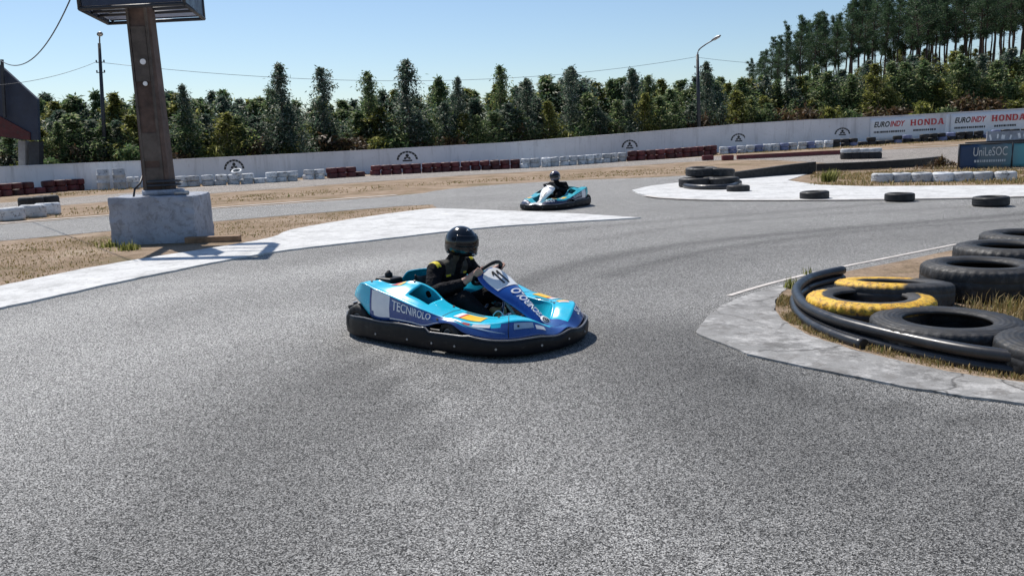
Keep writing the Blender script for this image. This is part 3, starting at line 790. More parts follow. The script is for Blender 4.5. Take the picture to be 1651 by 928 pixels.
# white tyres at the far left, one pile red-black behind
for i, (px, py, lab_, m) in enumerate(((8, 357, 'white tyre at the far left, cut off by the picture edge', W_), (43, 352, 'white tyre in the middle of the far-left three', W_), (68, 348, 'white tyre at the right end of the far-left three', W_))):
    p = G(px, py) + Vector((0, .33, 0)); tyre('marker_tyre', p, tyre_bm(.33, .19, .34, 0, 32), m, lab_, 'white tyres at the far left', (0, R_(rng.uniform(-3, 3))), i)
for i, (px, py, lab_) in enumerate(((40, 341, 'dark tyre behind the white ones at the far left, left of the two'), (66, 338, 'dark tyre behind the white ones at the far left, right of the two'))):
    p = G(px, py) + Vector((0, .4, 0)); tyre('marker_tyre', p, tyre_bm(.36, .2, .42, 0, 32), MT['rubber'], lab_, 'dark tyres at the far left', (0, 0), i)
# row of white tyres on the verge at right
xs_ = [1411 + 33.5 * k for k in range(7)]
nm = ['first', 'second', 'third', 'fourth', 'fifth', 'sixth', 'seventh', 'eighth']
for k, px in enumerate(xs_):
    p = G(px + 17, 295.5 - k * .35); R = 33.0 * p.y / F_PX / 2
    tyre('verge_tyre', p + Vector((rng.uniform(-.02, .02), R + rng.uniform(-.07, .07), .01)), tyre_bm(R * rng.uniform(.98, 1.03), R * .55, .27, 0, 36), W_, f'white tyre on the dry verge, {nm[k]} from the left of its row', 'white tyres in a row on the verge', (R_(rng.uniform(-2, 2)), R_(rng.uniform(-2, 2))), k)
# tyres belted together on the pale island
GB = 'black tyres belted together on the pale island'
for px, py, z0, R, lab_ in ((1128, 304, .03, .52, 'lower left black tyre of the belted stack on the pale island'), (1137, 301, .31, .50, 'upper left black tyre of the belted stack on the pale island'),
                        (1172, 303, .03, .50, 'black tyre right of the belted stack, under the upper one'), (1165, 300, .27, .48, 'tilted upper black tyre leaning on the belted stack')):
    p = G(px, py); tyre('stacked_tyre', (p.x, p.y + R, tz(p.x, p.y) + z0), tyre_bm(R, R * .58, .27, 0, 44), MT['rubber_dusty'] if z0 > .1 else MT['rubber'], lab_, GB, (R_(3 if z0 > .3 else 0), R_(4 if px == 1165 else 0)))
def belt(name, px, zs, r, mat, label, cat, dz=0.):
    ln = smooth_path([G(*p) for p in px], 6); bm = bmesh.new()
    for z in zs: tube(bm, [p + Vector((0, 0, z)) for p in ln], r, 10)
    return tag(obj(name, bm, mat), label, cat)
belt('pipe', [(1192, 299), (1178, 306), (1140, 307.5), (1112, 306), (1104, 303), (1108, 297), (1130, 293)], (.09,), .085, MT['black_pipe'], 'black pipe wrapped round the foot of the belted tyres', 'pipe')
# dark belt barrier behind the island
def ribbon(name, px, h, th, mat, label, cat, zb=.02):
    ln = smooth_path([G(*p) for p in px], 6); bm = bmesh.new(); rows = []
    for i, p in enumerate(ln):
        d = (ln[min(i + 1, len(ln) - 1)] - ln[max(i - 1, 0)]).to_2d().normalized(); n = Vector((-d.y, d.x, 0)) * th / 2
        hh = h(i / (len(ln) - 1)) if callable(h) else h
        rows.append([bm.verts.new(p - n + Vector((0, 0, zb))), bm.verts.new(p - n + Vector((0, 0, zb + hh))), bm.verts.new(p + n + Vector((0, 0, zb + hh))), bm.verts.new(p + n + Vector((0, 0, zb)))])
    for A, B in zip(rows, rows[1:]):
        for j in range(4): bm.faces.new((A[j], B[j], B[(j + 1) % 4], A[(j + 1) % 4]))
    bm.faces.new(rows[0]); bm.faces.new(rows[-1][::-1]); bmesh.ops.recalc_face_normals(bm, faces=bm.faces[:])
    return tag(obj(name, bm, mat), label, cat)
ribbon('belt_barrier', [(1182, 290), (1230, 286), (1270, 283), (1313, 281)], lambda t: .24 + .19 * t, .22, MT['rubber'], 'thick black conveyor-belt barrier behind the belted tyres', 'barrier')
ribbon('belt_barrier', [(1315, 277), (1400, 273.5), (1470, 269), (1515, 264.5)], .28, .25, MT['rubber'], 'low dark barrier across the road behind the tall weed', 'barrier')
ribbon('belt_barrier', [(1188, 257.5), (1260, 254), (1340, 250), (1418, 247.5)], .22, .22, MT['tyre_red'], 'long low dark red barrier in front of the far road', 'barrier')
for px, lab_ in ((1141, 'small dark red block at the far kerb, left one of the pair'), (1173, 'small dark red block at the far kerb, next to the long low barrier')):
    p = G(px, 258.5); bm = bmesh.new(); box(bm, (0, 0, .14), (.62, .34, .28)); o = obj('kerb_block', bm, MT['tyre_red']); o.location = p; bevel(o, .05, 2); tag(o, lab_, 'block', 'dark red kerb blocks')
for lv, (m, z0) in enumerate(((MT['rubber'], 0), (W_, .30))):
    for k in range(4):
        p = G(1372 + 14 * k, 257 - .3 * k); R = .36
        tyre('hairpin_tyre', (p.x, p.y + R, tz(p.x, p.y) + z0), tyre_bm(R, R * .55, .29 if lv == 0 else .2, 0, 28), m, f"{['lower black', 'upper whitened'][lv]} tyre, {nm[k]} from the left, in the pile where the far road turns", 'tyre pile where the far road turns')
# black pipes round the truck tyres
pp = [(1800, 635), (1651, 611), (1560, 597), (1480, 580), (1400, 560), (1340, 541), (1302, 521), (1286, 502), (1285, 486), (1303, 471), (1330, 462), (1358, 456)]
belt('pipe', pp, (.136,), .045, MT['black_pipe'], 'upper black plastic pipe curving round the truck tyres', 'pipe')
belt('pipe', pp, (.046,), .046, MT['black_pipe'], 'middle black plastic pipe under the upper one', 'pipe')
belt('pipe', [(1393, 566), (1350, 552), (1310, 533), (1288, 514), (1281, 498), (1283, 486), (1300, 473)], (.046,), .045, MT['black_pipe'], 'short lower black pipe with a cut end, lying out towards the kerb', 'pipe')
# ================================================================== SIGN POST on its concrete plinth
pc = G(258, 393.5) + Vector((-.09, .62, 0))
post = thing('sign_post', pc, R_(4), 'rusty brown sign post on a square whitewashed plinth, carrying a box sign', 'sign post')
bm = bmesh.new(); vs = box(bm, (-.06, 0, .40), (1.50, 1.15, .90))
bmesh.ops.subdivide_edges(bm, edges=bm.edges[:], cuts=7, use_grid_fill=True)
r = random.Random(5)
for v in bm.verts:
    ed = sum(1 for a, h in ((v.co.x + .06, .75), (v.co.y, .575), (v.co.z - .40, .45)) if abs(abs(a) - h) < .01)
    v.co += Vector((r.uniform(-1, 1), r.uniform(-1, 1), r.uniform(-1, 1))) * (.008 if ed < 2 else .022)
    v.co.x *= 1 + .03 * (.5 - v.co.z) * (-1 if v.co.x < 0 else .6)
o = obj('plinth', bm, MT['plinth'], post); bevel(o, .03, 2)
# column: two tapering channel halves with cover plates and two white discs
def column():
    bm = bmesh.new(); zs = frange(.80, 4.42, 14); rows = []
    for z in zs:
        t = (z - .8) / 3.9; w = .235 - .065 * t; d = .20 - .03 * t
        pts = [(-w - .06, -d), (w - .11, -d), (w - .06, -d + .05), (w - .06, d), (-w - .06, d)]
        rows.append([bm.verts.new((x, y, z)) for x, y in pts])
    for A, B in zip(rows, rows[1:]):
        for j in range(5): bm.faces.new((A[j], A[(j + 1) % 5], B[(j + 1) % 5], B[j]))
    bm.faces.new(rows[0][::-1]); bm.faces.new(rows[-1]); return bm
obj('column', column(), MT['rust'], post)
bm = bmesh.new()
for zc, h, w in ((1.72, .50, .33), (1.22, .26, .34), (3.35, .95, .25)): box(bm, (-.08, -.196, zc), (w, .03, h))
for s in (-1, 1): box(bm, (.155 * s - .08, -.195, 2.75), (.04, .05, 3.6))
o = obj('cover_plate', bm, paint('dark grey brown plate', (.085, .07, .06), .75, var=.5, scale=3), post)
bm = bmesh.new()
for z in (2.84, 3.22):
    g = bmesh.ops.create_cone(bm, cap_ends=True, segments=20, radius1=.052 if z > 3 else .040, radius2=.050 if z > 3 else .038, depth=.02)
    bmesh.ops.transform(bm, matrix=Matrix.Translation((-.05, -.212, z)) @ Matrix.Rotation(R_(90), 4, 'X'), verts=g['verts'])
obj('white_disc', bm, MT['white'], post)  # white paint standing in for sky seen through holes in the column
bm = bmesh.new(); lathe(bm, [(.24, .86), (.37, .86), (.37, .95), (.24, .95)], 32, closed=True); obj('collar', bm, MT['plinth'], post, False)
bm = bmesh.new()
for z in (1.03, 1.10): tube(bm, [(.30 * math.cos(a), .27 * math.sin(a), z) for a in frange(0, 6.283, 24)[:-1]], .025, 6, closed=True)
obj('strap', bm, MT['darksteel'], post)
bm = bmesh.new()
tube(bm, [(-.44, -.30, .84), (-.42, -.26, .98), (-.37, -.1, 1.08), (-.36, .05, 1.22)], .02, 8); obj('pipe_stub', bm, MT['darksteel'], post)
bm = bmesh.new(); tube(bm, [(.34, -.46, .89), (.44, -.46, .90), (.54, -.34, .88)], .045, 10); obj('pipe_elbow', bm, MT['steel'], post)
# box sign: four sheets, open underneath, frame visible from below
ZB = 4.12
sgn = [at(128, 14.5, G(128, 14.5, ZB).y), at(297, 6, G(297, 6, ZB).y), at(329, 30.5, G(329, 30.5, ZB).y), at(174.5, 38, G(174.5, 38, ZB).y)]
inv = Matrix.Rotation(-R_(4), 4, 'Z')
sgn = [(inv @ (Vector((p.x, p.y, ZB)) - Vector((pc.x, pc.y, 0)))) for p in sgn]
sgn = [Vector((p.x, p.y, ZB)) for p in sgn]
HS = .46
def slab(bm, a, b, z0, z1, t, inward):
    d = (b - a).normalized(); n = Vector((-d.y, d.x, 0)) * t * inward
    q = [a, b, b + n, a + n]; lo = [bm.verts.new(Vector((p.x, p.y, z0))) for p in q]; hi = [bm.verts.new(Vector((p.x, p.y, z1))) for p in q]
    for k in range(4): bm.faces.new((lo[k], lo[(k + 1) % 4], hi[(k + 1) % 4], hi[k]))
    bm.faces.new(lo[::-1]); bm.faces.new(hi); bmesh.ops.recalc_face_normals(bm, faces=bm.faces[:])
cen = sum(sgn, Vector()) / 4
for k in range(4):
    a, b = sgn[k], sgn[(k + 1) % 4]; a2, b2 = a.lerp(b, .03), b.lerp(a, .03)
    bm = bmesh.new(); slab(bm, a2, b2, ZB + .04, ZB + HS, .03, 1); sh = obj('sign_sheet', bm, MT['navy_sheet'], post)
    bm = bmesh.new(); n = Vector((-(b - a).y, (b - a).x, 0)).normalized(); slab(bm, a2 + n * .034, b2 + n * .034, ZB + .06, ZB + HS - .02, .012, 1); obj('sheet_backing', bm, MT['pale_sheet'], sh)
bm = bmesh.new()
for k in range(4):
    a, b = sgn[k], sgn[(k + 1) % 4]; tube(bm, [a, b], .035, 6); tube(bm, [a + Vector((0, 0, HS)), b + Vector((0, 0, HS))], .03, 6); tube(bm, [a, a + Vector((0, 0, HS))], .03, 6)
for t in (.38, .62): tube(bm, [sgn[0].lerp(sgn[3], t) + Vector((0, 0, .05)), sgn[1].lerp(sgn[2], t) + Vector((0, 0, .05))], .03, 6)
tube(bm, [sgn[3].lerp(sgn[2], .05) + Vector((0, 0, .02)), sgn[3].lerp(sgn[2], .05) + Vector((0, -.1, HS))], .025, 6)
obj('sign_frame', bm, MT['darksteel'], post)
bm = bmesh.new(); tube(bm, [sgn[0] + Vector((.02, .0, .0)), sgn[1]], .024, 6); obj('frame_trim', bm, MT['steel'], post)
# dark timber kerb in the grass by the plinth
pk0, pk1 = G(300, 392), G(388, 389); bm = bmesh.new(); m_ = (pk0 + pk1) / 2; d_ = pk1 - pk0
box(bm, (0, 0, .05), (d_.length, .16, .12)); o = obj('timber_beam', bm, MT['wood']); o.location = m_; o.rotation_euler = (0, 0, math.atan2(d_.y, d_.x)); bevel(o, .02, 2); tag(o, 'weathered timber beam lying in the grass against the plinth', 'beam')

# ================================================================== LAMP POSTS, WIRES
def lamp_post(px, pyb, pyt, arm_px, label, behind=0):
    b = G(px[0], pyb)
    if behind: b = at(px[0], pyb, b.y + behind); b.z = tz(b.x, b.y)
    root = thing('lamp_post', b, 0, label, 'lamp post', 'lamp posts along the wall')
    top = at(px[1], pyt, b.y) - b; sc = b.y / F_PX
    bm = bmesh.new(); tube(bm, [Vector((0, 0, -.2)), top * .5, top], [3.6 * sc, 3.0 * sc, 2.2 * sc], 12); obj('pole', bm, MT['darksteel'], root)
    pts = [at(x, y, b.y + dy) - b for x, y, dy in arm_px]
    bm = bmesh.new(); tube(bm, smooth_path([top - Vector((0, 0, .3))] + pts, 5), 1.1 * sc, 8); obj('arm', bm, MT['steel'], root)
    e = pts[-1]; d = (pts[-1] - pts[-2]).normalized()
    bm = bmesh.new(); g = bmesh.ops.create_uvsphere(bm, u_segments=16, v_segments=10, radius=1)
    a_, b_ = frame_of(d); up = b_ if b_.z > 0 else -b_
    mt = Matrix((d * .44, d.cross(up) * .15, up * .11)).transposed().to_4x4()
    for v in g['verts']:
        if v.co.z < -.2: v.co.z = -.2 - (v.co.z + .2) * .1
    bmesh.ops.transform(bm, matrix=Matrix.Translation(e + d * .25) @ mt, verts=g['verts'])
    lh = obj('lamp_head', bm, MT['steel'], root, True)
    bm = bmesh.new(); box(bm, (0, 0, 0), (.5, .2, .03), None); bmesh.ops.transform(bm, matrix=Matrix.Translation(e + d * .28 - up * .045) @ Matrix((d, d.cross(up), up)).transposed().to_4x4(), verts=bm.verts[:])
    obj('lens', bm, MT['white'], lh)
    bm = bmesh.new()
    for f in (.80, .87):
        q = top * f; tube(bm, [q + Vector((-.22, 0, 0)), q + Vector((.22, 0, 0))], .025, 6)
        for s in (-1, 1): tube(bm, [q + Vector((.2 * s, 0, 0)), q + Vector((.2 * s, 0, .12))], .035, 6)
    obj('insulator', bm, MT['darksteel'], root)
    return b, top
bR, tR = lamp_post((1128, 1124.5), 246, 88, [(1126, 82, 0), (1136, 73, -.6), (1150, 64.5, -1.2)], 'lamp post with a single angled arm at the wall, right of centre')
bL, tL = lamp_post((173, 160), 304, 70, [(160.5, 63, -.5), (161, 57, -1.4)], 'lamp post seen head-on, left of the sign post', 4)
def wire(p, q, sag, label, rad=.022):
    pts = []
    for k in range(25):
        t = k / 24; v = p.lerp(q, t); v.z -= sag * 4 * t * (1 - t); pts.append(v)
    bm = bmesh.new(); tube(bm, pts, rad, 5); tag(obj('overhead_wire', bm, MT['darksteel']), label, 'wire', 'overhead wires')
wl = at(168, 101.5, bL.y); wr = at(1122, 92, bR.y)
wire(wl, wr, 1.25, 'overhead wire sagging between the two lamp posts', .011)
wire(at(154, 100.5, bL.y), at(-60, 140, bL.y - 10), .3, 'overhead wire running left from the left lamp post', .011)
wire(at(1127, 93, bR.y), at(1330, 104, bR.y + 12), .2, 'overhead wire running right from the right lamp post into the pines', .011)
wire(at(0, 97, 24), at(118, -12, 15), .55, 'overhead cable crossing the top left corner', .012)

# ================================================================== BIG SIGNBOARD at the far left
gy = 41.
def px3(x, y, yy=gy): return at(x, y, yy)
gb = at(30, 276, gy); root = thing('signboard', (gb.x, gb.y, 0), 0, 'big slate blue board with sloping top and red lower band at the far left', 'signboard')
def prism(name, px, y0, y1, mat):
    bm = bmesh.new(); off = Vector((gb.x, gb.y, 0))
    A = [bm.verts.new(at(x, y, y0) - off) for x, y in px]; B = [bm.verts.new(at(x, y, y0) + Vector((0, y1 - y0, 0)) - off) for x, y in px]
    bm.faces.new(A); bm.faces.new(B[::-1])
    for k in range(len(px)): bm.faces.new((A[k], B[k], B[(k + 1) % len(px)], A[(k + 1) % len(px)]))
    bmesh.ops.recalc_face_normals(bm, faces=bm.faces[:]); return obj(name, bm, mat, root)
prism('board', [(-110, 98), (-2, 104), (14, 118), (38, 140), (60, 160), (62, 226), (40, 226), (-110, 205)], gy, gy + .2, paint('slate blue sheet', (.026, .036, .062), .6, var=.35, scale=.8))
prism('red_band', [(-110, 178), (0, 188), (48, 214), (48, 226), (0, 220), (-110, 208)], gy - .08, gy - .01, MT['tyre_red'])
prism('post', [(29, 227), (40, 227), (41, 284), (30, 284)], gy + .1, gy + .5, paint('grey concrete post', (.30, .29, .28), .9, var=.2))
prism('post', [(46, 228), (63, 228), (63, 284), (46, 284)], gy + .15, gy + .55, MT['darksteel'])
prism('post', [(0, 96), (4, 96), (9, 190), (5, 190)], gy - .25, gy - .15, MT['darksteel'])

# ================================================================== BANNER FENCE and small signs at right
p0, p1 = G(1545, 275), G(1760, 268)
d3 = (p1 - p0); d3.z = 0; L = d3.length; d3.normalize(); n3 = Vector((d3.y, -d3.x, 0)); sc = p0.y / F_PX
root = thing('banner_fence', p0, 0, 'blue and green banner with pale lettering stretched on a low frame', 'banner')
hb = 41 * sc
def bf(a, b, lift=0.): return d3 * a * L + n3 * (lift + .015 * math.sin(a * 30 + b * 4)) + Vector((0, 0, .06 + (hb - .06) * b + (p1.z - p0.z) * a))
t = NT('banner print'); tc = t.coord('Object'); sp = t.n('ShaderNodeSeparateXYZ'); t.l(tc, sp.inputs[0])
xr = t.math('DIVIDE', t.math('ADD', sp.outputs[0], t.math('MULTIPLY', t.noise(tc, 2.2, 3), .3)), L * d3.x)
t.color(t.ramp(xr, [(.02, (.018, .045, .11)), (.16, (.020, .055, .13)), (.2, (.10, .16, .20)), (.36, (.12, .17, .20)), (.5, (.08, .30, .36)), (1., (.12, .40, .34))])); t.rough(.6)
bm = bmesh.new(); grid(bm, lambda a, b: bf(a, b), frange(0, 1, 40), frange(0, 1, 6)); bmesh.ops.recalc_face_normals(bm, faces=bm.faces[:])
solidify(obj('banner_sheet', bm, t.m, root, True), .008, 0)
bm = bmesh.new(); text_map(bm, 'UniLeSOC', lambda a, b: bf(.105 + .255 * a, .50 + .36 * b, .03), .0); obj('lettering', bm, paint('pale print', (.55, .60, .62), .6), root)
bm = bmesh.new(); rr = random.Random(2); a = .115
while a < .35:
    w = rr.uniform(.006, .016); poly(bm, lambda x, y: bf(x, y, .03), [(a, .24), (a + w, .24), (a + w, .34), (a, .34)]); a += w + .006
obj('small_print', bm, bpy.data.materials['pale print'], root)
bm = bmesh.new()
tube(bm, [bf(0, 1.0) , bf(1, 1.0)], .03, 6); tube(bm, [bf(0, 0), bf(1, 0)], .025, 6)
for a in (0, .40, .75, 1): tube(bm, [bf(a, 0) + Vector((0, 0, -.1)), bf(a, 1.0) + Vector((0, 0, .02))], .035, 6)
obj('banner_frame', bm, MT['darksteel'], root)
# grey board with a dark rail behind it
q0 = G(1590, 234.5); q0 = at(1590, 233, q0.y); root = thing('grey_board', q0, 0, 'grey board with faded pale marks behind the blue banner', 'board')
s_ = q0.y / F_PX; bm = bmesh.new(); box(bm, (2.6, 0, .38), (5.2, .08, .66)); o = obj('board', bm, paint('grey sheet', (.30, .32, .36), .6, var=.3, scale=2), root)
bm = bmesh.new(); r = random.Random(9)
for k in range(12):
    x = .2 + .4 * k + r.uniform(-.1, .1); box(bm, (x, -.045, .40 + r.uniform(-.05, .05)), (r.uniform(.08, .24), .006, r.uniform(.15, .34)), Matrix.Rotation(r.uniform(-.3, .3), 3, 'Y'))
obj('faded_marks', bm, MT['white'], root)
for x in (.1, 2.6, 5.1):
    bm = bmesh.new(); tube(bm, [(x, .06, -.4), (x, .06, .72)], .035, 6); obj('post', bm, MT['darksteel'], root)
ribbon('belt_barrier', [(1557, 239), (1620, 236), (1700, 231)], .30, .2, MT['rubber'], 'low dark barrier in front of the grey board', 'barrier')
# small heap of cut brush
hp = G(1518, 272); bm = bmesh.new(); r = random.Random(11)
for k in range(900):
    a = r.uniform(0, 6.28); rad = abs(r.gauss(0, .35)); c = Vector((rad * math.cos(a) * 1.5, rad * math.sin(a), max(0, .42 - rad * .7) * r.uniform(.2, 1)))
    d = Vector((r.gauss(0, 1), r.gauss(0, 1), r.uniform(.1, 1))).normalized() * r.uniform(.08, .24); w = d.cross(Vector((0, 0, 1))).normalized() * .02
    bm.faces.new([bm.verts.new(v) for v in (c - w, c + w, c + d)])
o = obj('brush_heap', bm, MT['brush']); o.location = hp; tag(o, 'small heap of brown cut brush left of the blue banner', 'brush heap')

# ================================================================== TREES
def leaf(bm, p, d, L, w, mi=0, r=rng):
    d = d.normalized(); a, b = frame_of(d); s = a * math.cos(r.uniform(0, 6.28)) + b * math.sin(r.uniform(0, 6.28))
    s = s * w; v = [bm.verts.new(x) for x in (p, p + d * L * .45 + s, p + d * L, p + d * L * .45 - s)]
    f = bm.faces.new(v); f.material_index = mi
def make_eucalypt(name, H, W, seed, mat, dens=1., low=.08, loose=0., label='', group=''):
    r = random.Random(seed); root = thing(name, (0, 0, 0), 0, label, 'tree', group)
    bm = bmesh.new(); bend = [Vector((0, 0, 0))]
    for k in range(1, 8): bend.append(Vector((bend[-1].x + r.gauss(0, .05), bend[-1].y + r.gauss(0, .05), H * k / 7 * .97)))
    tube(bm, bend, [.075 * H / 6 * (1 - .88 * k / 7) + .006 for k in range(8)], 7)
    def ax(t): return cr(bend, t * 7)
    cl = []
    nb = int(46 * dens)
    for i in range(nb):
        t = low + (1 - low) * ((i + r.random()) / nb) ** .85
        prof = W * .5 * (max(0., 1 - t) ** .78 * 1.12 + .05) * (.35 + .65 * min(1, (t - low) / .22 + .25)) * r.uniform(.38, 1.45) * (1 + .22 * math.sin(seed + 9 * t))
        a = r.uniform(0, 6.283); o = ax(t); e = o + Vector((math.cos(a), math.sin(a), r.uniform(.2, .7))) * prof
        m = o.lerp(e, .55) + Vector((0, 0, -.04 * prof))
        tube(bm, [o, m, e], [.018, .012, .005], 4, cap=False)
        for f in (.35, .65, .9, 1.05):
            cl.append((o.lerp(e, f), .06 + .17 * prof * r.uniform(.7, 1.3)))
    for k in range(7): cl.append((ax(1 - .03 * k) + Vector((r.gauss(0, .03 + .014 * k), r.gauss(0, .03 + .014 * k), 0)), .05 + .008 * k))
    obj('trunk', bm, MT['bark'], root)
    bm = bmesh.new()
    for c, s in cl:
        for _ in range(int(r.uniform(10, 20))):
            p = c + Vector((r.gauss(0, s), r.gauss(0, s), r.gauss(0, s * .9)))
            d = Vector((r.gauss(0, .6), r.gauss(0, .6), r.uniform(-1.1, .5)))
            leaf(bm, p, d, r.uniform(.14, .30) * (1 + loose), r.uniform(.022, .048) * (1 + loose), 0, r)
    obj('crown', bm, MT[mat], root)
    return root
def make_pine(H, W, seed, label, group):
    r = random.Random(seed); root = thing('pine_tree', (0, 0, 0), 0, label, 'tree', group)
    lean = r.uniform(-.10, .10); bm = bmesh.new(); b = [Vector((0, 0, -.5))]
    for k in range(1, 8): b.append(Vector((b[-1].x + r.gauss(lean, .11), b[-1].y + r.gauss(0, .11), H * k / 7)))
    tube(bm, b, [.17 * (1 - .75 * k / 7) for k in range(8)], 8)
    cl = []
    for i in range(42):
        t = .36 + .63 * ((i + r.random()) / 34); o = cr(b, t * 7)
        rad = W * .5 * max(.16, 1.0 - abs(t - .66) / .40) * r.uniform(.45, 1.2) + .2
        a = r.uniform(0, 6.283); e = o + Vector((math.cos(a) * rad, math.sin(a) * rad, rad * r.uniform(.1, .7)))
        tube(bm, [o, o.lerp(e, .5) + Vector((0, 0, -.06)), e], [.045, .03, .012], 5, cap=False)
        for f in (.6, .85, 1.): cl.append((o.lerp(e, f) + Vector((0, 0, .1)), .16 + .12 * rad * r.uniform(.6, 1.2)))
    for i in range(5):   # dead snags low on the stem
        t = r.uniform(.2, .5); o = cr(b, t * 7); a = r.uniform(0, 6.28)
        tube(bm, [o, o + Vector((math.cos(a), math.sin(a), .1)) * r.uniform(.3, .8)], [.02, .006], 4, cap=False)
    obj('trunk', bm, MT['pinebark'], root)
    bm = bmesh.new()
    for c, s in cl:
        for _ in range(int(r.uniform(38, 62))):
            p = c + Vector((r.gauss(0, s * .9), r.gauss(0, s * .9), r.gauss(0, s * .5)))
            d = Vector((r.gauss(0, .7), r.gauss(0, .7), r.uniform(-.1, 1)))
            leaf(bm, p, d, r.uniform(.18, .34), r.uniform(.018, .04), 0, r)
    obj('crown', bm, MT['pine'], root)
    return root
GE, GM, GO, GP, GSH = 'young eucalyptus trees behind the wall', 'dark slender trees rising above the row', 'olive green trees on the slope', 'pines on the hilltop', 'low shrubs behind the wall'
L_E, L_M = 'young leafy green tree in the row behind the wall', 'dark slender pointed tree standing taller than the row around it'
L_O, L_P = 'olive green bushy tree on the slope below the pines', 'pine with a bare dark trunk on the hilltop'
L_S = 'low brownish shrub just behind the wall'
E_V = [make_eucalypt('eucalyptus_tree', 6, 2.7, s, m, 1.15, .10, .15, L_E, GE) for s, m in ((1, 'euc1'), (2, 'euc2'), (3, 'euc1'), (4, 'euc2'), (8, 'euc3'), (9, 'euc1'))]
M_V = [make_eucalypt('slender_tree', 8, 2.9, s, m, 1.7, .12, .05, L_M, GM) for s, m in ((11, 'euc2'), (12, 'euc2'), (13, 'euc1'))]
O_V = [make_eucalypt('bushy_tree', 5, 3.4, s, m, 1.3, .06, .35, L_O, GO) for s, m in ((21, 'euc3'), (22, 'euc1'), (23, 'euc3'))]
S_V = [make_eucalypt('shrub', 1.8, 2.0, s, m, .5, .05, .2, L_S, GSH) for s, m in ((31, 'euc3'), (32, 'euc1'))]
S_V += [make_eucalypt('shrub', 1.8, 2.2, s, 'brush', .5, .05, .3, L_S, GSH) for s in (33, 34)]
P_V = [make_pine(10, 4.0, s, L_P, GP) for s in (41, 42, 43, 44, 45, 46)]
used = {}
def plant(V, k, px, top, dist, Hn, wscale=1., label=None):
    """stand a tree of the given kind so many metres behind the wall, tall enough to reach its height in the photograph"""
    y = 50.
    for _ in range(6):
        x = at(px, 230, y).x; y = lerp_tab(WALL_X, x) + dist
    x = at(px, 230, y).x; zt = at(px, top, y).z; g = tz(x, y); h = max(1.2, zt - g)
    s = h / Hn; v = V[k % len(V)]; loc = (x, y, g - .1); rz = rng.uniform(0, 6.28); sc = (s * wscale, s * wscale, s)
    if id(v) not in used:
        used[id(v)] = 1; v.location = loc; v.rotation_euler = (0, 0, rz); v.scale = sc; o = v
    else: o = dup(v, loc, rz, None, None, sc)
    if label: o['label'] = label
    return o
peaks = [(457, 96, 1.05), (524, 102, 1.05), (598, 110, .95), (663, 90, 1.25), (741, 118, .8), (809, 100, .85), (304, 130, .9), (922, 101, .9), (1046, 117, 1.0), (1137, 95, 1.0), (853, 120, .95), (438, 150, .8)]
for k, (px, top, ws) in enumerate(peaks): plant(M_V, k, px, top, 4 + (k % 3), 8, ws)
SKY = [(-80, 170), (60, 160), (125, 142), (210, 160), (300, 150), (345, 152), (420, 142), (490, 160), (560, 150), (620, 150), (700, 140), (770, 146), (830, 142), (890, 136), (960, 128), (1010, 124), (1080, 128), (1160, 124), (1240, 120), (1330, 110), (1430, 98), (1540, 86), (1700, 80)]
k = 0; px = -80
while px < 1720:      # back row
    plant(E_V, k, px, lerp_tab(SKY, px) + rng.uniform(-12, 14), 9 + rng.uniform(-1.5, 2.5), 6, rng.uniform(1.0, 1.5)); k += 1; px += rng.uniform(13, 24)
px = -70
while px < 1200:      # a looser middle row, uneven in height
    plant(E_V, k, px, lerp_tab(SKY, px) + rng.uniform(-26, 26), 7 + rng.uniform(-1, 4), 6, rng.uniform(.9, 1.7)); k += 1; px += rng.uniform(28, 60)
px = -90
while px < 1240:      # front row, lower
    plant(E_V, k, px, lerp_tab(SKY, px) + rng.uniform(14, 48), 4.5 + rng.uniform(-1, 1.5), 6, rng.uniform(1.1, 1.8)); k += 1; px += rng.uniform(17, 30)
px = 1165
while px < 1720:      # slope
    plant(O_V, k, px, lerp_tab(SKY, px) + rng.uniform(-4, 26), 14 + rng.uniform(-4, 6), 5, rng.uniform(.8, 1.1)); k += 1; px += rng.uniform(16, 28)
px = 1180
while px < 1720:
    plant(O_V, k, px, lerp_tab(SKY, px) + rng.uniform(30, 62), 8 + rng.uniform(-3, 2), 5, rng.uniform(.9, 1.3)); k += 1; px += rng.uniform(20, 34)
px = -60
while px < 1700:      # shrubs at the wall
    top = lerp_tab([(x, z) for x, _, z in wall_px], px) - rng.uniform(8, 24)
    plant(S_V, k, px, top, 3.2 + rng.uniform(-.8, 2.5), 1.8, rng.uniform(.8, 1.4)); k += 1; px += rng.uniform(26, 46)
plant(S_V, 1, 213, 236, 2.4, 1.8, 1.0, 'pale leafy shrub showing over the wall just left of the sign post')
PT = [(1212, 98), (1232, 80), (1258, 62), (1285, 46), (1310, 40), (1335, 36), (1352, 28), (1372, 8), (1392, 2), (1405, -4), (1430, 6), (1452, 2), (1475, -6), (1500, -12), (1525, -20), (1550, -25), (1580, -30), (1612, -34), (1645, -38), (1690, -40), (1730, -40)]
for rowi, (dd, step, add) in enumerate(((30, 18, 0), (36, 18, 5), (43, 20, 9), (50, 24, 12))):
    px = 1208 + rowi * 6
    while px < 1720:
        plant(P_V, k, px, lerp_tab(PT, px) + add + rng.uniform(-8, 14), dd + rng.uniform(-3, 3), 10, rng.uniform(.62, 1.02)); k += 1; px += step * rng.uniform(.6, 1.4)
px = 1430
while px < 1720:     # understorey among and behind the pines
    plant(O_V, k, px, 92 - (px - 1430) * .06 + rng.uniform(-16, 10), 40 + rng.uniform(-6, 8), 5, rng.uniform(.8, 1.2)); k += 1; px += rng.uniform(14, 26)
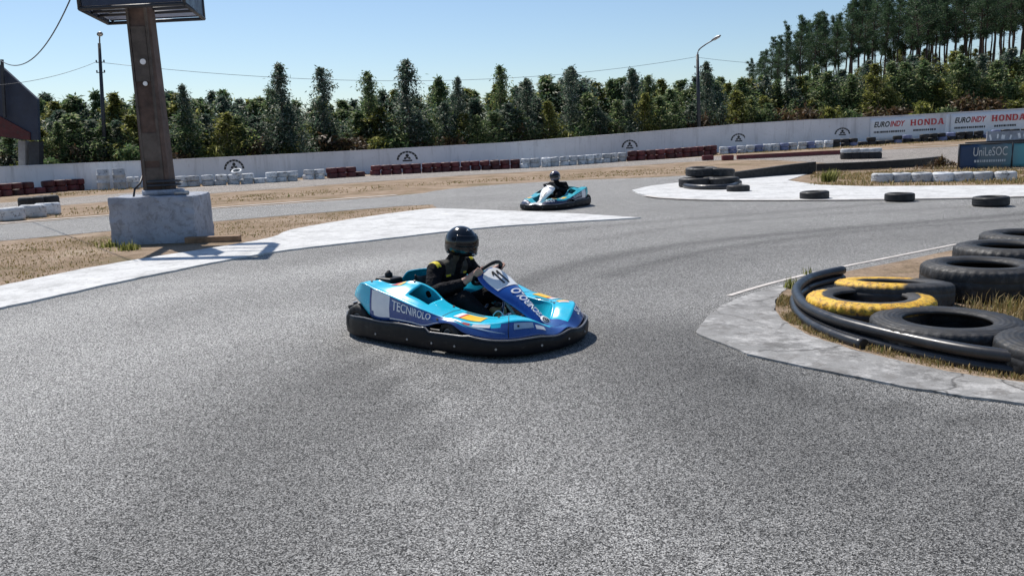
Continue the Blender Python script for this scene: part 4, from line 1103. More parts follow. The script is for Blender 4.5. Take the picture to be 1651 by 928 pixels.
# scrub: one mass of dry brush behind the wall
bm = bmesh.new(); r = random.Random(77)
for _ in range(42000):
    px = r.uniform(-90, 1720); x = at(px, 230, 50).x; d = abs(r.gauss(0, 4.5)) + .6
    x = at(px, 230, lerp_tab(WALL_X, x) + d).x; y = lerp_tab(WALL_X, x) + d; g = tz(x, y)
    hh = r.uniform(.3, 1.35) * (1.25 if px > 1150 else .9); w = Vector((r.uniform(-1, 1), r.uniform(-1, 1), 0)).normalized() * r.uniform(.012, .035)
    tp = Vector((r.gauss(0, .18), r.gauss(0, .18), hh)); b = Vector((x, y, g))
    bm.faces.new([bm.verts.new(v) for v in (b - w, b + w, b + tp * .6 + w * .8, b + tp)])
tag(obj('undergrowth', bm, MT['brush']), 'tangle of dry brown brush on the ground behind the wall', kind='stuff')
# ================================================================== KARTS
#         B (foot of bodywork)   S (outer shoulder)   R (inner ridge)     D (cockpit edge, low)
STA = [((-.74, -.545, .345), (-.70, -.55, .425), (-.64, -.44, .450), (-.62, -.36, .27)),
       ((-.62, -.60, .315), (-.575, -.605, .478), (-.50, -.48, .488), (-.49, -.35, .28)),
       ((-.42, -.635, .20), (-.41, -.625, .440), (-.36, -.45, .462), (-.36, -.33, .28)),
       ((-.20, -.645, .205), (-.20, -.63, .395), (-.18, -.40, .495), (-.18, -.33, .26)),
       ((.00, -.648, .205), (.00, -.635, .352), (.00, -.37, .448), (.00, -.325, .22)),
       ((.15, -.645, .195), (.15, -.625, .318), (.15, -.37, .350), (.15, -.325, .16)),
       ((.29, -.64, .235), (.30, -.605, .282), (.30, -.37, .302), (.30, -.325, .13)),
       ((.42, -.632, .245), (.43, -.59, .272), (.44, -.37, .280), (.44, -.32, .12)),
       ((.55, -.622, .185), (.57, -.57, .252), (.58, -.36, .268), (.57, -.31, .12)),
       ((.76, -.575, .155), (.74, -.51, .255), (.67, -.33, .268), (.64, -.27, .12)),
       ((.91, -.47, .152), (.86, -.41, .272), (.73, -.27, .275), (.69, -.22, .12)),
       ((1.01, -.30, .160), (.94, -.27, .252), (.78, -.21, .258), (.73, -.17, .12)),
       ((1.055, -.14, .130), (.98, -.13, .185), (.83, -.10, .195), (.78, -.08, .12)),
       ((1.065, 0, .168), (.99, 0, .165), (.85, 0, .178), (.80, 0, .12))]
def ctrl(st):
    B, S, R, D = [Vector(p) for p in st]
    return [B, B.lerp(S, .5) + Vector((0, -.006 if B.y < -.2 else 0, 0)), B.lerp(S, .88), S + (R - B) * .02, S.lerp(R, .14) + Vector((0, 0, .004)), S.lerp(R, .55) + Vector((0, 0, .008)), R.lerp(S, .12), R, R.lerp(D, .15) + Vector((0, 0, -.012)), D]
CT = [ctrl(s) for s in STA]
CT = CT + [[Vector((p.x, -p.y, p.z)) for p in c] for c in CT[-2::-1]]
NU = len(CT) - 1                                           # 26
def body(u, v, lift=0.):
    q = cr([cr(c, v) for c in CT[max(0, int(u) - 2):int(u) + 4]], u - max(0, int(u) - 2))
    if lift:
        e = .02
        du = body(min(NU, u + e), v) - body(max(0, u - e), v); dv = body(u, min(9, v + e)) - body(u, max(0, v - e))
        n = du.cross(dv).normalized()
        if n.dot(q - Vector((.1, 0, .1))) < 0: n = -n
        q = q + n * lift
    return q
def u_of_x(x):                                             # right-hand flank
    for i in range(9):
        a, b = STA[i][1][0], STA[i + 1][1][0]
        if x <= b: return i + max(0, (x - a) / (b - a))
    return 9
def kart(name, loc, rz, label, livery):
    k = thing(name, loc, rz, label, 'go-kart', 'go-karts on the track')
    L = livery
    # -------- bodywork: one moulded shell round the cockpit
    bm = bmesh.new()
    def mi(u, v):
        w = min(u, NU - u)
        if v < 3.0:
            if w < 1.72: return 0
            if w < 1.86: return 1
            if w < 2.86: return 3 if .3 + .5 * max(0, 2.1 - w) * 3 < v < 2.85 - max(0, 2.05 - w) * 3 else 1
            if w < 6.2: return 1 if v < 2.75 else 0
            if w < 8.6: return 0 if v > 1.3 else 1
            if w < 9.4: return 0 if v > 1.6 else 1
            return 2 if w > 12.1 else (1 if v < 2.3 else 0)
        if w > 12.1: return 2
        return 0
    def hole(u, v):
        w = min(u, NU - u)
        return 3.55 < w < 4.75 and 4.5 < v < 6.2
    vs = sorted(set(frange(0, 9, 36) + [2.75, 2.9]))
    grid(bm, lambda u, v: body(u, v), frange(0, NU, 208), vs, mi, hole)
    bmesh.ops.recalc_face_normals(bm, faces=bm.faces[:])
    b = obj('bodywork', bm, [L['top'], L['side'], L['nose'], MT['white']], k, True); solidify(b, .008, -1)
    # rear bulkheads closing the pods
    for s in (0, NU):
        bm = bmesh.new(); q = [body(s, v) + Vector((.012, 0, 0)) for v in frange(0, 9, 18)]
        c = sum(q, Vector()) / len(q) + Vector((.01, 0, -.05)); vc = bm.verts.new(c); V = [bm.verts.new(x) for x in q]
        for a, d in zip(V, V[1:]): bm.faces.new((a, d, vc))
        bm.faces.new((V[-1], V[0], vc)); solidify(obj('pod_end', bm, L['top'], b), .006, 0)
    # lettering and plates on the flank
    ua, ub = u_of_x(-.195), u_of_x(.215)
    bm = bmesh.new(); text_map(bm, 'TECNIROLO', lambda a, c: body(ua + (ub - ua) * a, .95 + 1.15 * c, .004), .015); obj('lettering', bm, MT['white'], b)
    if L['mirror_text']:
        bm = bmesh.new(); text_map(bm, 'TECNIROLO', lambda a, c: body(NU - (ub + (ua - ub) * a), .95 + 1.15 * c, .004), .015); obj('lettering', bm, MT['white'], b)
    def sticker(u0, u1, v0, v1, flip=False):
        def f(a, c, l): return body(u0 + (u1 - u0) * a, v0 + (v1 - v0) * c, l)
        bm = bmesh.new(); grid(bm, lambda a, c: f(a, c, .004), frange(0, 1, 10), frange(0, 1, 3), lambda a, c: 1 if (a < .16) else (2 if .16 < a < .26 else 0))
        obj('sticker', bm, [MT['yellow'], MT['white'], MT['red']], b)
        bm = bmesh.new()
        for dv in (.9, 1.5): grid(bm, lambda a, c: body(u0 + (u1 - u0) * (a * .75 - .05), v1 + dv * .55 + .22 * c, .004), frange(0, 1, 8), [0, 1])
        obj('vent_slot', bm, MT['ink'], b)
    sticker(6.65, 8.35, 4.1, 5.3)
    sticker(NU - 10.2, NU - 9.0, 4.3, 5.4); sticker(NU - 8.3, NU - 6.7, 4.1, 5.2)
    bm = bmesh.new(); grid(bm, lambda a, c: body(2.25 + .5 * a, 5.2 + 1.2 * c, .004), frange(0, 1, 6), frange(0, 1, 3), lambda a, c: 0 if a < .6 else 1); obj('sticker', bm, [MT['red'], MT['yellow']], b)
    bm = bmesh.new(); text_map(bm, 'SODI', lambda a, c: body(NU - 11.1 + 1.3 * a, .9 + 1.5 * c, .004), .03, .2); obj('lettering', bm, MT['white'], b)
    # swoosh on the front flank
    bm = bmesh.new(); grid(bm, lambda a, c: body(6.6 + 3.0 * a, (2.1 - 1.5 * a) + (.55 * (1 - a) + .05) * c, .003), frange(0, 1, 20), frange(0, 1, 3)); obj('swoosh', bm, L['swoosh'], b)
    # seams between pods and nose, fasteners, a pale edge under the lettered panel
    for uu, v0, v1 in ((6.05, 3.2, 7.2), (9.75, .1, 7.0), (NU - 6.05, 3.2, 7.2), (NU - 9.75, .1, 7.0)):
        bm = bmesh.new(); grid(bm, lambda a, c: body(uu + .035 * (a - .5), v0 + (v1 - v0) * c, .0025), [0, 1], frange(0, 1, 24)); obj('seam', bm, MT['ink'], b)
    for s_ in (0, 1):
        f_ = (lambda u: u) if not s_ else (lambda u: NU - u)
        bm = bmesh.new(); grid(bm, lambda a, c: body(f_(2.9 + 3.2 * a), .16 + .10 * c, .003), frange(0, 1, 30), [0, 1]); obj('edge_stripe', bm, MT['white'], b)
        bm = bmesh.new(); grid(bm, lambda a, c: body(f_(1.55 + 4.4 * a), 2.78 + .10 * c, .003), frange(0, 1, 40), [0, 1]); obj('edge_stripe', bm, L['top'], b)
        for uu, vv in ((1.2, 4.8), (3.1, 6.6), (5.6, 6.3), (8.9, 6.2), (10.2, 1.4), (5.9, 1.2)):
            q0 = body(f_(uu), vv, .001); q1 = body(f_(uu), vv, .006); bm = bmesh.new(); tube(bm, [q0, q1], .0095, 10); obj('fastener', bm, MT['ink'], b)
    def flank_mark(u0, u1, v0, v1, m):
        bm = bmesh.new(); grid(bm, lambda a, c: body(u0 + (u1 - u0) * a, v0 + (v1 - v0) * c, .004), frange(0, 1, 8), frange(0, 1, 3)); obj('sticker', bm, m, b)
    flank_mark(7.0, 7.5, 1.7, 2.5, MT['white']); flank_mark(7.6, 8.0, 1.65, 2.4, MT['red']); flank_mark(8.15, 8.9, 1.5, 2.2, MT['white'])
    flank_mark(10.0, 10.9, 1.0, 1.9, L['swoosh']); flank_mark(11.0, 11.5, .8, 1.5, MT['white'])
    # -------- black bumper skirt all the way round
    bm = bmesh.new()
    ring = []
    for i in range(0, 27):
        for q in range(4):
            if i == 26 and q: break
            ring.append(cr([c[0] for c in CT], i + q / 4))
    back = [Vector((-.90, .47, .19)), Vector((-.945, .36, .17)), Vector((-.96, .18, .17)), Vector((-.96, 0, .17)), Vector((-.96, -.18, .17)), Vector((-.945, -.36, .17)), Vector((-.90, -.47, .19))]
    back = [Vector((-.66, .615, .2)), Vector((-.80, .56, .2))] + back + [Vector((-.80, -.56, .2)), Vector((-.66, -.615, .2))]
    ring = [p for p in ring if p.x > -.56] + back
    N = len(ring); rows = []
    tops = [min(p.z, .21) for p in ring]
    for i, p in enumerate(ring):
        d = (ring[(i + 1) % N] - ring[i - 1]).to_2d().normalized(); n = Vector((d.y, -d.x, 0))
        if n.dot(Vector((p.x, p.y, 0))) < 0: n = -n
        zt = sum(tops[(i + j) % N] for j in range(-2, 3)) / 5 - .006
        # front wheel arch: the lip dips behind the wheel opening
        if .22 < p.x < .58 and abs(p.y) > .5: zt = .165
        prof = [(-.03, .036), (.012, .022), (.030, .045), (.036, .10), (.034, zt - .03), (.028, zt - .008), (.016, zt), (-.03, zt - .012)]
        rows.append([bm.verts.new(Vector((p.x, p.y, z)) + n * o) for o, z in prof])
    m = len(rows[0])
    for i in range(N):
        A, B = rows[i], rows[(i + 1) % N]
        for j in range(m): bm.faces.new((A[j], B[j], B[(j + 1) % m], A[(j + 1) % m]))
    bmesh.ops.recalc_face_normals(bm, faces=bm.faces[:])
    bp = obj('bumper', bm, MT['plastic'], k, True)
    bm = bmesh.new()                                       # pale bead painting the edge highlight along the lip
    pts = []
    for rr_ in rows_pos(ring, tops): pts.append(rr_)
    tube(bm, pts, .0075, 5, closed=True); obj('lip_highlight', bm, MT['edge'], bp)
    bm = bmesh.new()
    for i in range(3, N, 7):
        p = ring[i]; d = (ring[(i + 1) % N] - ring[i - 1]).to_2d().normalized(); n = Vector((d.y, -d.x, 0))
        if n.dot(Vector((p.x, p.y, 0))) < 0: n = -n
        a_, b_ = frame_of(n)
        c = Vector((p.x, p.y, .085)) + n * .034
        tube(bm, [c, c + n * .006], .009, 8)
    obj('bumper_bolt', bm, MT['steel'], bp)
    # -------- floor, frame, wheels
    bm = bmesh.new(); vsx = [(-.55, -.33), (.35, -.33), (.78, -.24), (.80, .24), (.35, .33), (-.55, .33)]
    lo = [bm.verts.new((x, y, .045)) for x, y in vsx]; hi = [bm.verts.new((x, y, .052)) for x, y in vsx]
    bm.faces.new(lo[::-1]); bm.faces.new(hi)
    for i in range(6): bm.faces.new((lo[i], lo[(i + 1) % 6], hi[(i + 1) % 6], hi[i]))
    obj('floor_tray', bm, MT['darksteel'], k)
    bm = bmesh.new()
    for s in (-1, 1):
        tube(bm, smooth_path([(-.85, .30 * s, .10), (-.3, .31 * s, .075), (.3, .29 * s, .075), (.62, .23 * s, .08), (.86, .20 * s, .10)], 5), .016, 8)
        tube(bm, [(.38, .28 * s, .08), (.42, .46 * s, .14)], .018, 8)
    for x in (-.5, .1, .6): tube(bm, [(x, -.29, .075), (x, .29, .075)], .015, 8)
    tube(bm, [(-.66, -.58, .145), (-.66, .58, .145)], .022, 10)
    tube(bm, [(-.985, -.40, .12), (-.985, .40, .12)], .018, 8); tube(bm, [(-.985, -.40, .20), (-.985, .40, .20)], .018, 8)
    obj('frame', bm, MT['frame_paint'], k)
    for (x, y, R, w, st) in ((-.66, -.515, .145, .20, 0), (-.66, .515, .145, .20, 0), (.385, -.565, .128, .12, -.22), (.385, .565, .128, .12, -.22)):
        bm = bmesh.new(); mt = Matrix.Translation((x, y, R)) @ Matrix.Rotation(st, 4, 'Z') @ Matrix.Rotation(R_(90), 4, 'X') @ Matrix.Translation((0, 0, -w / 2))
        rg = lathe(bm, [(.068, .012), (.075, 0), (R * .82, 0), (R * .95, w * .09), (R, w * .25), (R, w * .75), (R * .95, w * .91), (R * .82, w), (.075, w), (.068, w - .012)], 32, mt, closed=True)
        bmesh.ops.recalc_face_normals(bm, faces=bm.faces[:]); wh = obj('wheel', bm, MT['rubber'], k, True)
        bm = bmesh.new(); lathe(bm, [(.02, .03), (.05, .03), (.058, .012), (.072, .012), (.072, w - .012), (.058, w - .012), (.05, w - .03), (.02, w - .03)], 24, mt, closed=True)
        for a in range(3):
            an = a * 2.094
            for zz in (.028, w - .028): tube(bm, [mt @ Vector((.034 * math.cos(an), .034 * math.sin(an), zz - .006)), mt @ Vector((.034 * math.cos(an), .034 * math.sin(an), zz + .006))], .008, 6)
        bmesh.ops.recalc_face_normals(bm, faces=bm.faces[:]); obj('rim', bm, MT['steel'], wh, True)
    # -------- seat: bucket shell
    def seat(a, t):                                        # a -1..1 across, t 0 front .. 1 top of back
        P = [Vector((.06, 0, .10)), Vector((-.10, 0, .085)), Vector((-.25, 0, .11)), Vector((-.345, 0, .22)), Vector((-.385, 0, .38)), Vector((-.41, 0, .47))]
        c = cr(P, t * 5); w = .19 + .03 * math.sin(t * 3.1)
        up = [.05, .14, .21, .15, .06, .02][0] + .17 * math.sin(min(1, t * 1.25) * math.pi) ** 1.2
        side = Vector((.10 * max(0, t - .45), 0, up * (1 - .6 * max(0, t - .5))))
        return c + Vector((0, a * w, 0)) + side * abs(a) ** 3
    bm = bmesh.new(); grid(bm, seat, frange(-1, 1, 20), frange(0, 1, 20)); bmesh.ops.recalc_face_normals(bm, faces=bm.faces[:])
    st = obj('seat', bm, MT['plastic'], k, True); solidify(st, .014, 0)
    # -------- engine and rear cowl
    bm = bmesh.new(); box(bm, (-.60, -.25, .31), (.26, .19, .22)); box(bm, (-.62, -.25, .435), (.19, .16, .08)); box(bm, (-.54, -.24, .18), (.32, .22, .12))
    en = obj('engine', bm, MT['plastic'], k); bevel(en, .018, 2)
    bm = bmesh.new(); lathe(bm, [(0, .50), (.030, .50), (.034, .515), (.034, .535), (.02, .545), (.012, .56), (0, .562)], 16, Matrix.Translation((-.62, -.25, -.028))); obj('fuel_cap', bm, MT['plastic'], en, True)
    bm = bmesh.new()
    for i in range(6): box(bm, (-.60, -.355, .23 + .03 * i), (.20, .024, .008))
    obj('cooling_fin', bm, MT['steel'], en)
    bm = bmesh.new(); tube(bm, smooth_path([(-.68, -.20, .30), (-.80, -.16, .26), (-.86, 0, .24), (-.86, .18, .24)], 5), .032, 10); obj('exhaust', bm, MT['rust'], k)
    def cowl(a, t):
        y = -.14 + .66 * a; bulge = math.sin(a * math.pi) ** .6
        return Vector((-.50 - .17 * t ** 1.5 - .05 * bulge, y, .515 - .06 * a - .015 * t - .20 * t ** 2.2 + .012 * bulge))
    bm = bmesh.new(); grid(bm, cowl, frange(0, 1, 18), frange(0, 1, 10)); bmesh.ops.recalc_face_normals(bm, faces=bm.faces[:])
    co = obj('rear_cowl', bm, L['top'], k, True); solidify(co, .01, -1)
    bm = bmesh.new(); box(bm, (-.62, .2, .25), (.22, .40, .28)); bevel(obj('tank_box', bm, MT['plastic'], k), .03, 2)
    # -------- steering
    ctr = Vector((.27, 0, .525)); axd = Vector((.62, 0, -.60)).normalized(); upv = Vector((.60, 0, .62)).normalized(); sd = Vector((0, 1, 0))
    bm = bmesh.new(); tube(bm, [ctr + .145 * (math.cos(a) * sd + math.sin(a) * upv * (.82 if math.sin(a) < 0 else 1)) for a in frange(0, 6.283, 40)[:-1]], .0155, 10, closed=True)
    sw = obj('steering_wheel', bm, MT['plastic'], k, True)
    bm = bmesh.new()
    for a in (R_(10), R_(170), R_(270)): tube(bm, [ctr + .02 * axd, ctr + .14 * (math.cos(a) * sd + math.sin(a) * upv * (.82 if math.sin(a) < 0 else 1))], [.02, .012], 8)
    lathe(bm, [(0, -.02), (.045, -.02), (.05, .01), (0, .012)], 20, Matrix.Translation(ctr + .015 * axd) @ axd.to_track_quat('Z', 'X').to_matrix().to_4x4()); obj('spokes', bm, MT['darksteel'], sw)
    bm = bmesh.new(); tube(bm, [ctr + .02 * axd, Vector((.62, 0, .12))], .014, 8); obj('steering_column', bm, MT['steel'], k)
    # -------- Nassau panel
    NC = [Vector((.312, 0, .580)), Vector((.338, 0, .566)), Vector((.430, 0, .502)), Vector((.55, 0, .424)), Vector((.66, 0, .345)), Vector((.76, 0, .270)), Vector((.845, 0, .205)), Vector((.875, 0, .165))]
    NW = [.095, .160, .184, .156, .108, .078, .066, .060]
    def nass(s, t, lift=0.):
        c = cr(NC, t * 7); w = cr([Vector((x, 0, 0)) for x in NW], t * 7).x
        e = .01; d = (cr(NC, min(1, t + e) * 7) - cr(NC, max(0, t - e) * 7)).normalized(); n = Vector((-d.z, 0, d.x)); n = n if n.z > 0 else -n
        return c + Vector((0, s * w, 0)) - n * (.055 * abs(s) ** 2.6) + n * lift
    bm = bmesh.new(); grid(bm, nass, frange(-1, 1, 20), frange(0, 1, 34)); bmesh.ops.recalc_face_normals(bm, faces=bm.faces[:])
    na = obj('steering_fairing', bm, L['fairing'], k, True); solidify(na, .010, -1)
    def plate(s, t):                                       # rounded top, straight lower edge
        return nass(s * (.82 * min(1, .45 + .55 * (t / .35) ** .7) if t < .35 else .82), .10 + .285 * t, .0035)
    bm = bmesh.new(); grid(bm, plate, frange(-1, 1, 12), frange(0, 1, 14)); obj('number_plate', bm, MT['white'], na, True)
    if L['number']:
        bm = bmesh.new()
        for s0 in (-.24, .16):
            sg = [(s0 - .06, .28), (s0 + .09, .28), (s0 + .09, .88), (s0 - .06, .88)]
            bm.faces.new([bm.verts.new(nass(a * .8, .10 + .285 * t_, .007)) for a, t_ in sg])
            bm.faces.new([bm.verts.new(nass(a * .8, .10 + .285 * t_, .0075)) for a, t_ in ((s0 - .06, .28), (s0 - .06, .42), (s0 - .20, .50), (s0 - .20, .41))])
        obj('number', bm, MT['ink'], na)
    bm = bmesh.new(); text_map(bm, 'TECNIROLO', lambda a, c: nass(.42 - .84 * c, .83 - .40 * a, .006), .02); bmesh.ops.reverse_faces(bm, faces=bm.faces[:]); obj('lettering', bm, MT['white'] if L['number'] else MT['ink'], na)
    bm = bmesh.new(); lathe(bm, [(.0, .004), (.042, .004), (.044, 0)], 24); d = Vector((.085, 0, -.065)).normalized(); n = Vector((-d.z, 0, d.x))
    bmesh.ops.transform(bm, matrix=Matrix.Translation(nass(0, .885, .003)) @ n.to_track_quat('Z', 'Y').to_matrix().to_4x4(), verts=bm.verts[:]); em = obj('emblem', bm, MT['white'], na)
    bm = bmesh.new(); lathe(bm, [(.022, .006), (.031, .006)], 24); box(bm, (0, .006, .0055), (.012, .022, .002)); box(bm, (.006, -.006, .0058), (.026, .008, .002))
    bmesh.ops.transform(bm, matrix=Matrix.Translation(nass(0, .885, .004)) @ n.to_track_quat('Z', 'Y').to_matrix().to_4x4(), verts=bm.verts[:]); obj('emblem_mark', bm, MT['ink'], em)
    # -------- pedals, hoses and small parts seen in the cockpit
    for s in (-1, 1):
        bm = bmesh.new(); tube(bm, [(.60, .14 * s, .07), (.60, .14 * s, .20), (.58, .14 * s, .24)], .010, 8); tube(bm, [(.58, .09 * s, .235), (.58, .19 * s, .235)], .012, 8); obj('pedal', bm, MT['chrome'], k)
    bm = bmesh.new(); box(bm, (.40, -.03, .17), (.12, .13, .20)); ft = obj('fuel_tank', bm, MT['brass'], k); bevel(ft, .035, 3)
    bm = bmesh.new(); lathe(bm, [(0, .27), (.03, .27), (.03, .30), (0, .302)], 14, Matrix.Translation((.40, -.03, 0))); obj('tank_cap', bm, MT['plastic'], ft)
    bm = bmesh.new(); tube(bm, smooth_path([(.50, -.20, .09), (.48, -.19, .22), (.53, -.17, .27), (.58, -.15, .20), (.60, -.13, .09)], 6), .008, 8); obj('brake_hose', bm, MT['chrome'], k)
    bm = bmesh.new(); tube(bm, [(.36, -.10, .30), (.30, -.16, .20), (.22, -.20, .12)], .010, 8); tube(bm, [(.45, .0, .34), (.50, -.10, .22), (.52, -.18, .14)], .012, 8); obj('tie_rod', bm, MT['chrome'], k)
    bm = bmesh.new(); box(bm, (-.985, -.33, .155), (.012, .05, .16)); box(bm, (-.985, .33, .155), (.012, .05, .16)); obj('rear_bracket', bm, MT['chrome'], k)
    return k
def rows_pos(ring, tops):
    N = len(ring); out = []
    for i, p in enumerate(ring):
        d = (ring[(i + 1) % N] - ring[i - 1]).to_2d().normalized(); n = Vector((d.y, -d.x, 0))
        if n.dot(Vector((p.x, p.y, 0))) < 0: n = -n
        zt = sum(tops[(i + j) % N] for j in range(-2, 3)) / 5 - .006
        if .22 < p.x < .58 and abs(p.y) > .5: zt = .165
        out.append(Vector((p.x, p.y, zt)) + n * .024)
    return out
MT['edge'] = paint('pale plastic edge', (.16, .16, .17), .3, var=.3)  # paler than the bumper: specular edge put into the colour

# ================================================================== DRIVERS
def capsule(bm, a, b, ra, rb, n=14):
    a, b = Vector(a), Vector(b); d = b - a; L = d.length; d = d / L if L > 1e-6 else Vector((0, 0, 1)); e, f = frame_of(d)
    st = [(a, -math.cos(t) * ra, math.sin(t) * ra) for t in frange(0, math.pi / 2, 5)] + [(b, math.sin(t) * rb, math.cos(t) * rb) for t in frange(0, math.pi / 2, 5)]
    rows = []
    for c, o, r in st:
        r = max(r, .0004); rows.append([bm.verts.new(c + d * o + r * (math.cos(6.2832 * k / n) * e + math.sin(6.2832 * k / n) * f)) for k in range(n)])
    for A, B in zip(rows, rows[1:]):
        for k in range(n): bm.faces.new((A[k], A[(k + 1) % n], B[(k + 1) % n], B[k]))
    bm.faces.new(rows[0][::-1]); bm.faces.new(rows[-1])
def seg_d(p, s):
    a, b, ra, rb = s; ab = b - a; t = max(0, min(1, (p - a).dot(ab) / max(ab.length_squared, 1e-9))); return (p - a - ab * t).length - (ra + (rb - ra) * t)
def driver(loc, rz, label, yaw, hel, vis, patches=True):
    ctr = Vector((.27, 0, .525)); upv = Vector((.60, 0, .62)).normalized(); sd = Vector((0, 1, 0))
    S = []                                                  # (a, b, ra, rb, material)
    def c(a, b, ra, rb, m=0): S.append((Vector(a), Vector(b), ra, rb, m))
    # trunk
    c((-.24, -.07, .19), (-.24, .07, .19), .125, .125); c((-.24, 0, .20), (-.185, 0, .40), .135, .145); c((-.19, -.05, .38), (-.19, .05, .38), .125, .125)
    c((-.155, -.09, .50), (-.155, .09, .50), .108, .108); c((-.12, -.13, .555), (-.12, .13, .555), .075, .075); c((-.11, 0, .55), (-.04, 0, .66), .085, .062)
    c((-.03, 0, .66), (-.01, 0, .72), .066, .07, 0); c((-.01, 0, .73), (.0, 0, .79), .075, .095, 1)          # neck and head, inside the helmet
    for s in (-1, 1):
        sh, el, wr = Vector((-.115, .205 * s, .565)), Vector((-.045, .325 * s, .405)), Vector((.165, .185 * s, .470))
        c(sh, el, .070, .056); c(el, wr, .056, .038); c(sh + Vector((0, -.05 * s, 0)), sh, .07, .068)
        g = ctr + .145 * (math.cos(R_(12)) * sd * s + math.sin(R_(12)) * upv)                    # grip on the rim
        palm = g + Vector((-.045, -.012 * s, -.012))
        c(wr, palm, .034, .030, 2); c(palm, palm + upv * .03 + Vector((0, .008 * s, 0)), .026, .024, 2); c(palm, palm - upv * .028, .027, .024, 2)
        for i, (o, ln_) in enumerate(((.042, .92), (.016, 1.0), (-.010, .95), (-.034, .78))):
            k0 = palm + upv * o + Vector((.012, .014 * s, .012)); k1 = g + upv * o * .92 + Vector((.004, .024 * s * ln_, .022)); k2 = g + upv * o * .9 + Vector((.028, .012 * s, .010)); k3 = g + upv * o * .88 + Vector((.022, -.016 * s, -.012 * ln_))
            c(k0, k1, .0105, .0098, 2); c(k1, k2, .0098, .0090, 2); c(k2, k3, .0090, .0078, 2)
        t0 = palm + upv * .02 + Vector((-.002, -.016 * s, 0)); t1 = g + upv * .045 + Vector((-.022, -.022 * s, -.004)); t2 = g + upv * .072 + Vector((-.004, -.020 * s, .006))
        c(t0, t1, .013, .011, 2); c(t1, t2, .011, .009, 2)
        hip, kn, an = Vector((-.17, .10 * s, .17)), Vector((.205, .205 * s, .345)), Vector((.50, .145 * s, .125))
        c(hip, kn, .092, .070); c(kn, an, .066, .044)
        c(an + Vector((-.03, 0, -.035)), an + Vector((.085, 0, .06)), .042, .034, 3); c(an + Vector((-.03, 0, -.035)), an + Vector((.0, 0, .0)), .044, .044, 3)
    bm = bmesh.new()
    for a, b, ra, rb, m in S: capsule(bm, a, b, ra, rb)
    mats = [MT['suit'], MT['skin'], MT['skin'] if patches else MT['glove'], MT['plastic'], MT['gray_patch'], MT['yel_patch']]
    o = obj('person', bm, mats); md = o.modifiers.new('r', 'REMESH'); md.mode = 'VOXEL'; md.voxel_size = .0058; md.use_smooth_shade = True
    ms = o.modifiers.new('s', 'SMOOTH'); ms.factor = .5; ms.iterations = 3
    modapply(o); me = o.data
    while len(me.materials) < 6: me.materials.append(None)
    for i, m in enumerate(mats): me.materials[i] = m
    # cloth creases at the elbows, waist and knees; each face takes the material of the nearest limb
    import mathutils, numpy as np
    SA = np.array([list(q[0]) for q in S]); SB = np.array([list(q[1]) for q in S]); RA = np.array([q[2] for q in S]); RB = np.array([q[3] for q in S]); SM = np.array([q[4] for q in S])
    def nearest(pts):
        out = np.zeros(len(pts), int); best = np.full(len(pts), 1e9)
        for i in range(len(S)):
            ab = SB[i] - SA[i]; t_ = np.clip(((pts - SA[i]) @ ab) / max(float(ab @ ab), 1e-9), 0, 1)
            d = np.linalg.norm(pts - SA[i] - t_[:, None] * ab, axis=1) - (RA[i] + (RB[i] - RA[i]) * t_)
            m = d < best; best[m] = d[m]; out[m] = SM[i]
        return out
    co = np.empty(len(me.vertices) * 3); me.vertices.foreach_get('co', co); vm = nearest(co.reshape(-1, 3))
    no = np.empty(len(me.vertices) * 3); me.vertices.foreach_get('normal', no); co = co.reshape(-1, 3); no = no.reshape(-1, 3)
    for i in np.nonzero(vm == 0)[0]:
        p = Vector(co[i]); nz = mathutils.noise.noise(Vector((p.x * 9, p.y * 9, p.z * 22))) * .6 + mathutils.noise.noise(p * 38) * .25
        co[i] += no[i] * nz * .011
    me.vertices.foreach_set('co', co.ravel()); me.update()
    idx = []
    cen_ = np.empty(len(me.polygons) * 3); me.polygons.foreach_get('center', cen_); fm = nearest(cen_.reshape(-1, 3))
    for f, m in zip(me.polygons, fm):
        p = f.center; m = int(m)
        if m == 0 and patches:
            if p.z > .50 and .04 < abs(p.y) < .14 and p.x > -.22 and f.normal.x > .0: m = 4
            if p.z > .57 and .19 < abs(p.y) < .235 and f.normal.z > .4: m = 5
            if .495 < p.z < .512 and .08 < abs(p.y) < .13 and f.normal.x > .2: m = 5
        idx.append(m)
    me.polygons.foreach_set('material_index', idx)
    me.polygons.foreach_set('use_smooth', [True] * len(me.polygons))
    o.location = loc; o.rotation_euler = (0, 0, rz); tag(o, label, 'person', 'kart drivers')
    # helmet
    hc = Vector((.012, 0, .775)); hm = Matrix.Translation(hc) @ Matrix.Rotation(yaw, 4, 'Z') @ Matrix.Rotation(R_(8), 4, 'Y')
    def shell(a, t, off=0.):                               # a azimuth (0 = forward), t polar from crown 0..1
        ph = t * R_(128); x = math.sin(ph) * math.cos(a); y = math.sin(ph) * math.sin(a); z = math.cos(ph)
        r = Vector((x * .145, y * .124, z * .138))
        if z < 0:
            f = max(0., math.cos(a)); r.x += .022 * f ** 2 * min(1, -z / .45); r.z *= 1.12
            r.x -= .022 * max(0, -math.cos(a)) * min(1, -z / .6)
        if off: r += r.normalized() * off
        return hm @ r
    bm = bmesh.new(); grid(bm, shell, frange(-math.pi, math.pi, 48), frange(0.0, 1, 26)); bmesh.ops.remove_doubles(bm, verts=bm.verts[:], dist=1e-5)
    bmesh.ops.recalc_face_normals(bm, faces=bm.faces[:]); h = obj('helmet', bm, hel, o, True); solidify(h, .012, -1)
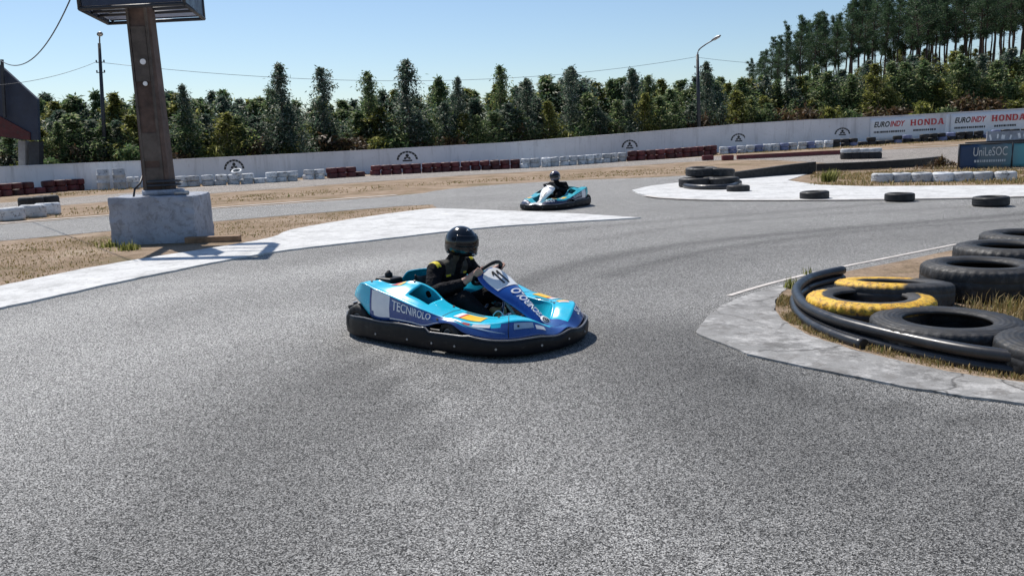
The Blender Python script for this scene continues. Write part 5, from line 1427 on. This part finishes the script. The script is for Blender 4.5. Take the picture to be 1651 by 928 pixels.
    bm = bmesh.new(); grid(bm, lambda a, t: shell(a, t, .004 + .0035 * math.sin((t - .44) / .30 * math.pi)), frange(-R_(78), R_(78), 30), frange(.44, .74, 10)); bmesh.ops.recalc_face_normals(bm, faces=bm.faces[:])
    vz = obj('visor', bm, vis, h, True); solidify(vz, .004, 1)
    bm = bmesh.new()
    for s in (-1, 1):
        q = shell(s * R_(86), .56, .004); nn = (q - hc).normalized(); tube(bm, [q, q + nn * .008], .017, 14)
    obj('visor_pivot', bm, MT['plastic'], vz)
    bm = bmesh.new()
    for a0, t0 in ((-.34, .26), (.34, .26), (-.22, .92), (.22, .92)):
        grid(bm, lambda a, t: shell(a0 + .11 * a, t0 + .022 * t, .006), frange(-1, 1, 4), frange(-1, 1, 2))
    bmesh.ops.recalc_face_normals(bm, faces=bm.faces[:]); solidify(obj('helmet_vent', bm, MT['chrome'] if patches else MT['white'], h, True), .005, 0)
    return o
RZ1 = R_(-38); K1 = Vector((-.42, 6.98, .008))
kart('go_kart', K1, RZ1, 'blue and cyan rental kart number 11 cornering in front, black bumper all round',
     dict(top=MT['cyan'], side=MT['navy'], nose=MT['navy'], fairing=MT['blue'], number=True, mirror_text=False, swoosh=paint('pale swoosh', (.30, .42, .55), .3)))
driver(K1, RZ1, 'driver in a black suit and gloss black helmet, hands on the wheel of kart 11', R_(4), MT['helmet'], MT['visor'])
p2 = G(897, 335); RZ2 = R_(180 + 57); K2 = Vector((p2.x, p2.y + .1, .008))
kart('go_kart', K2, RZ2, 'turquoise rental kart with a white steering fairing, far back by the pale island',
     dict(top=paint('sea blue bodywork', (.035, .42, .50), .28, var=.08, coat=.4, scuff=.15), side=paint('dark violet flank', (.04, .05, .10), .3), nose=paint('off-white nose', (.62, .62, .60), .3, var=.15), fairing=MT['white'], number=False, mirror_text=True, swoosh=MT['white']))
bpy.data.objects['go_kart.001'].scale = (.93, .93, .93)
d2_ = driver(K2, RZ2, 'driver in dark clothes and a plum grey helmet in the far turquoise kart', R_(-6), MT['helmet2'], MT['visor'], False)
d2_.scale = (.95, .95, .95)
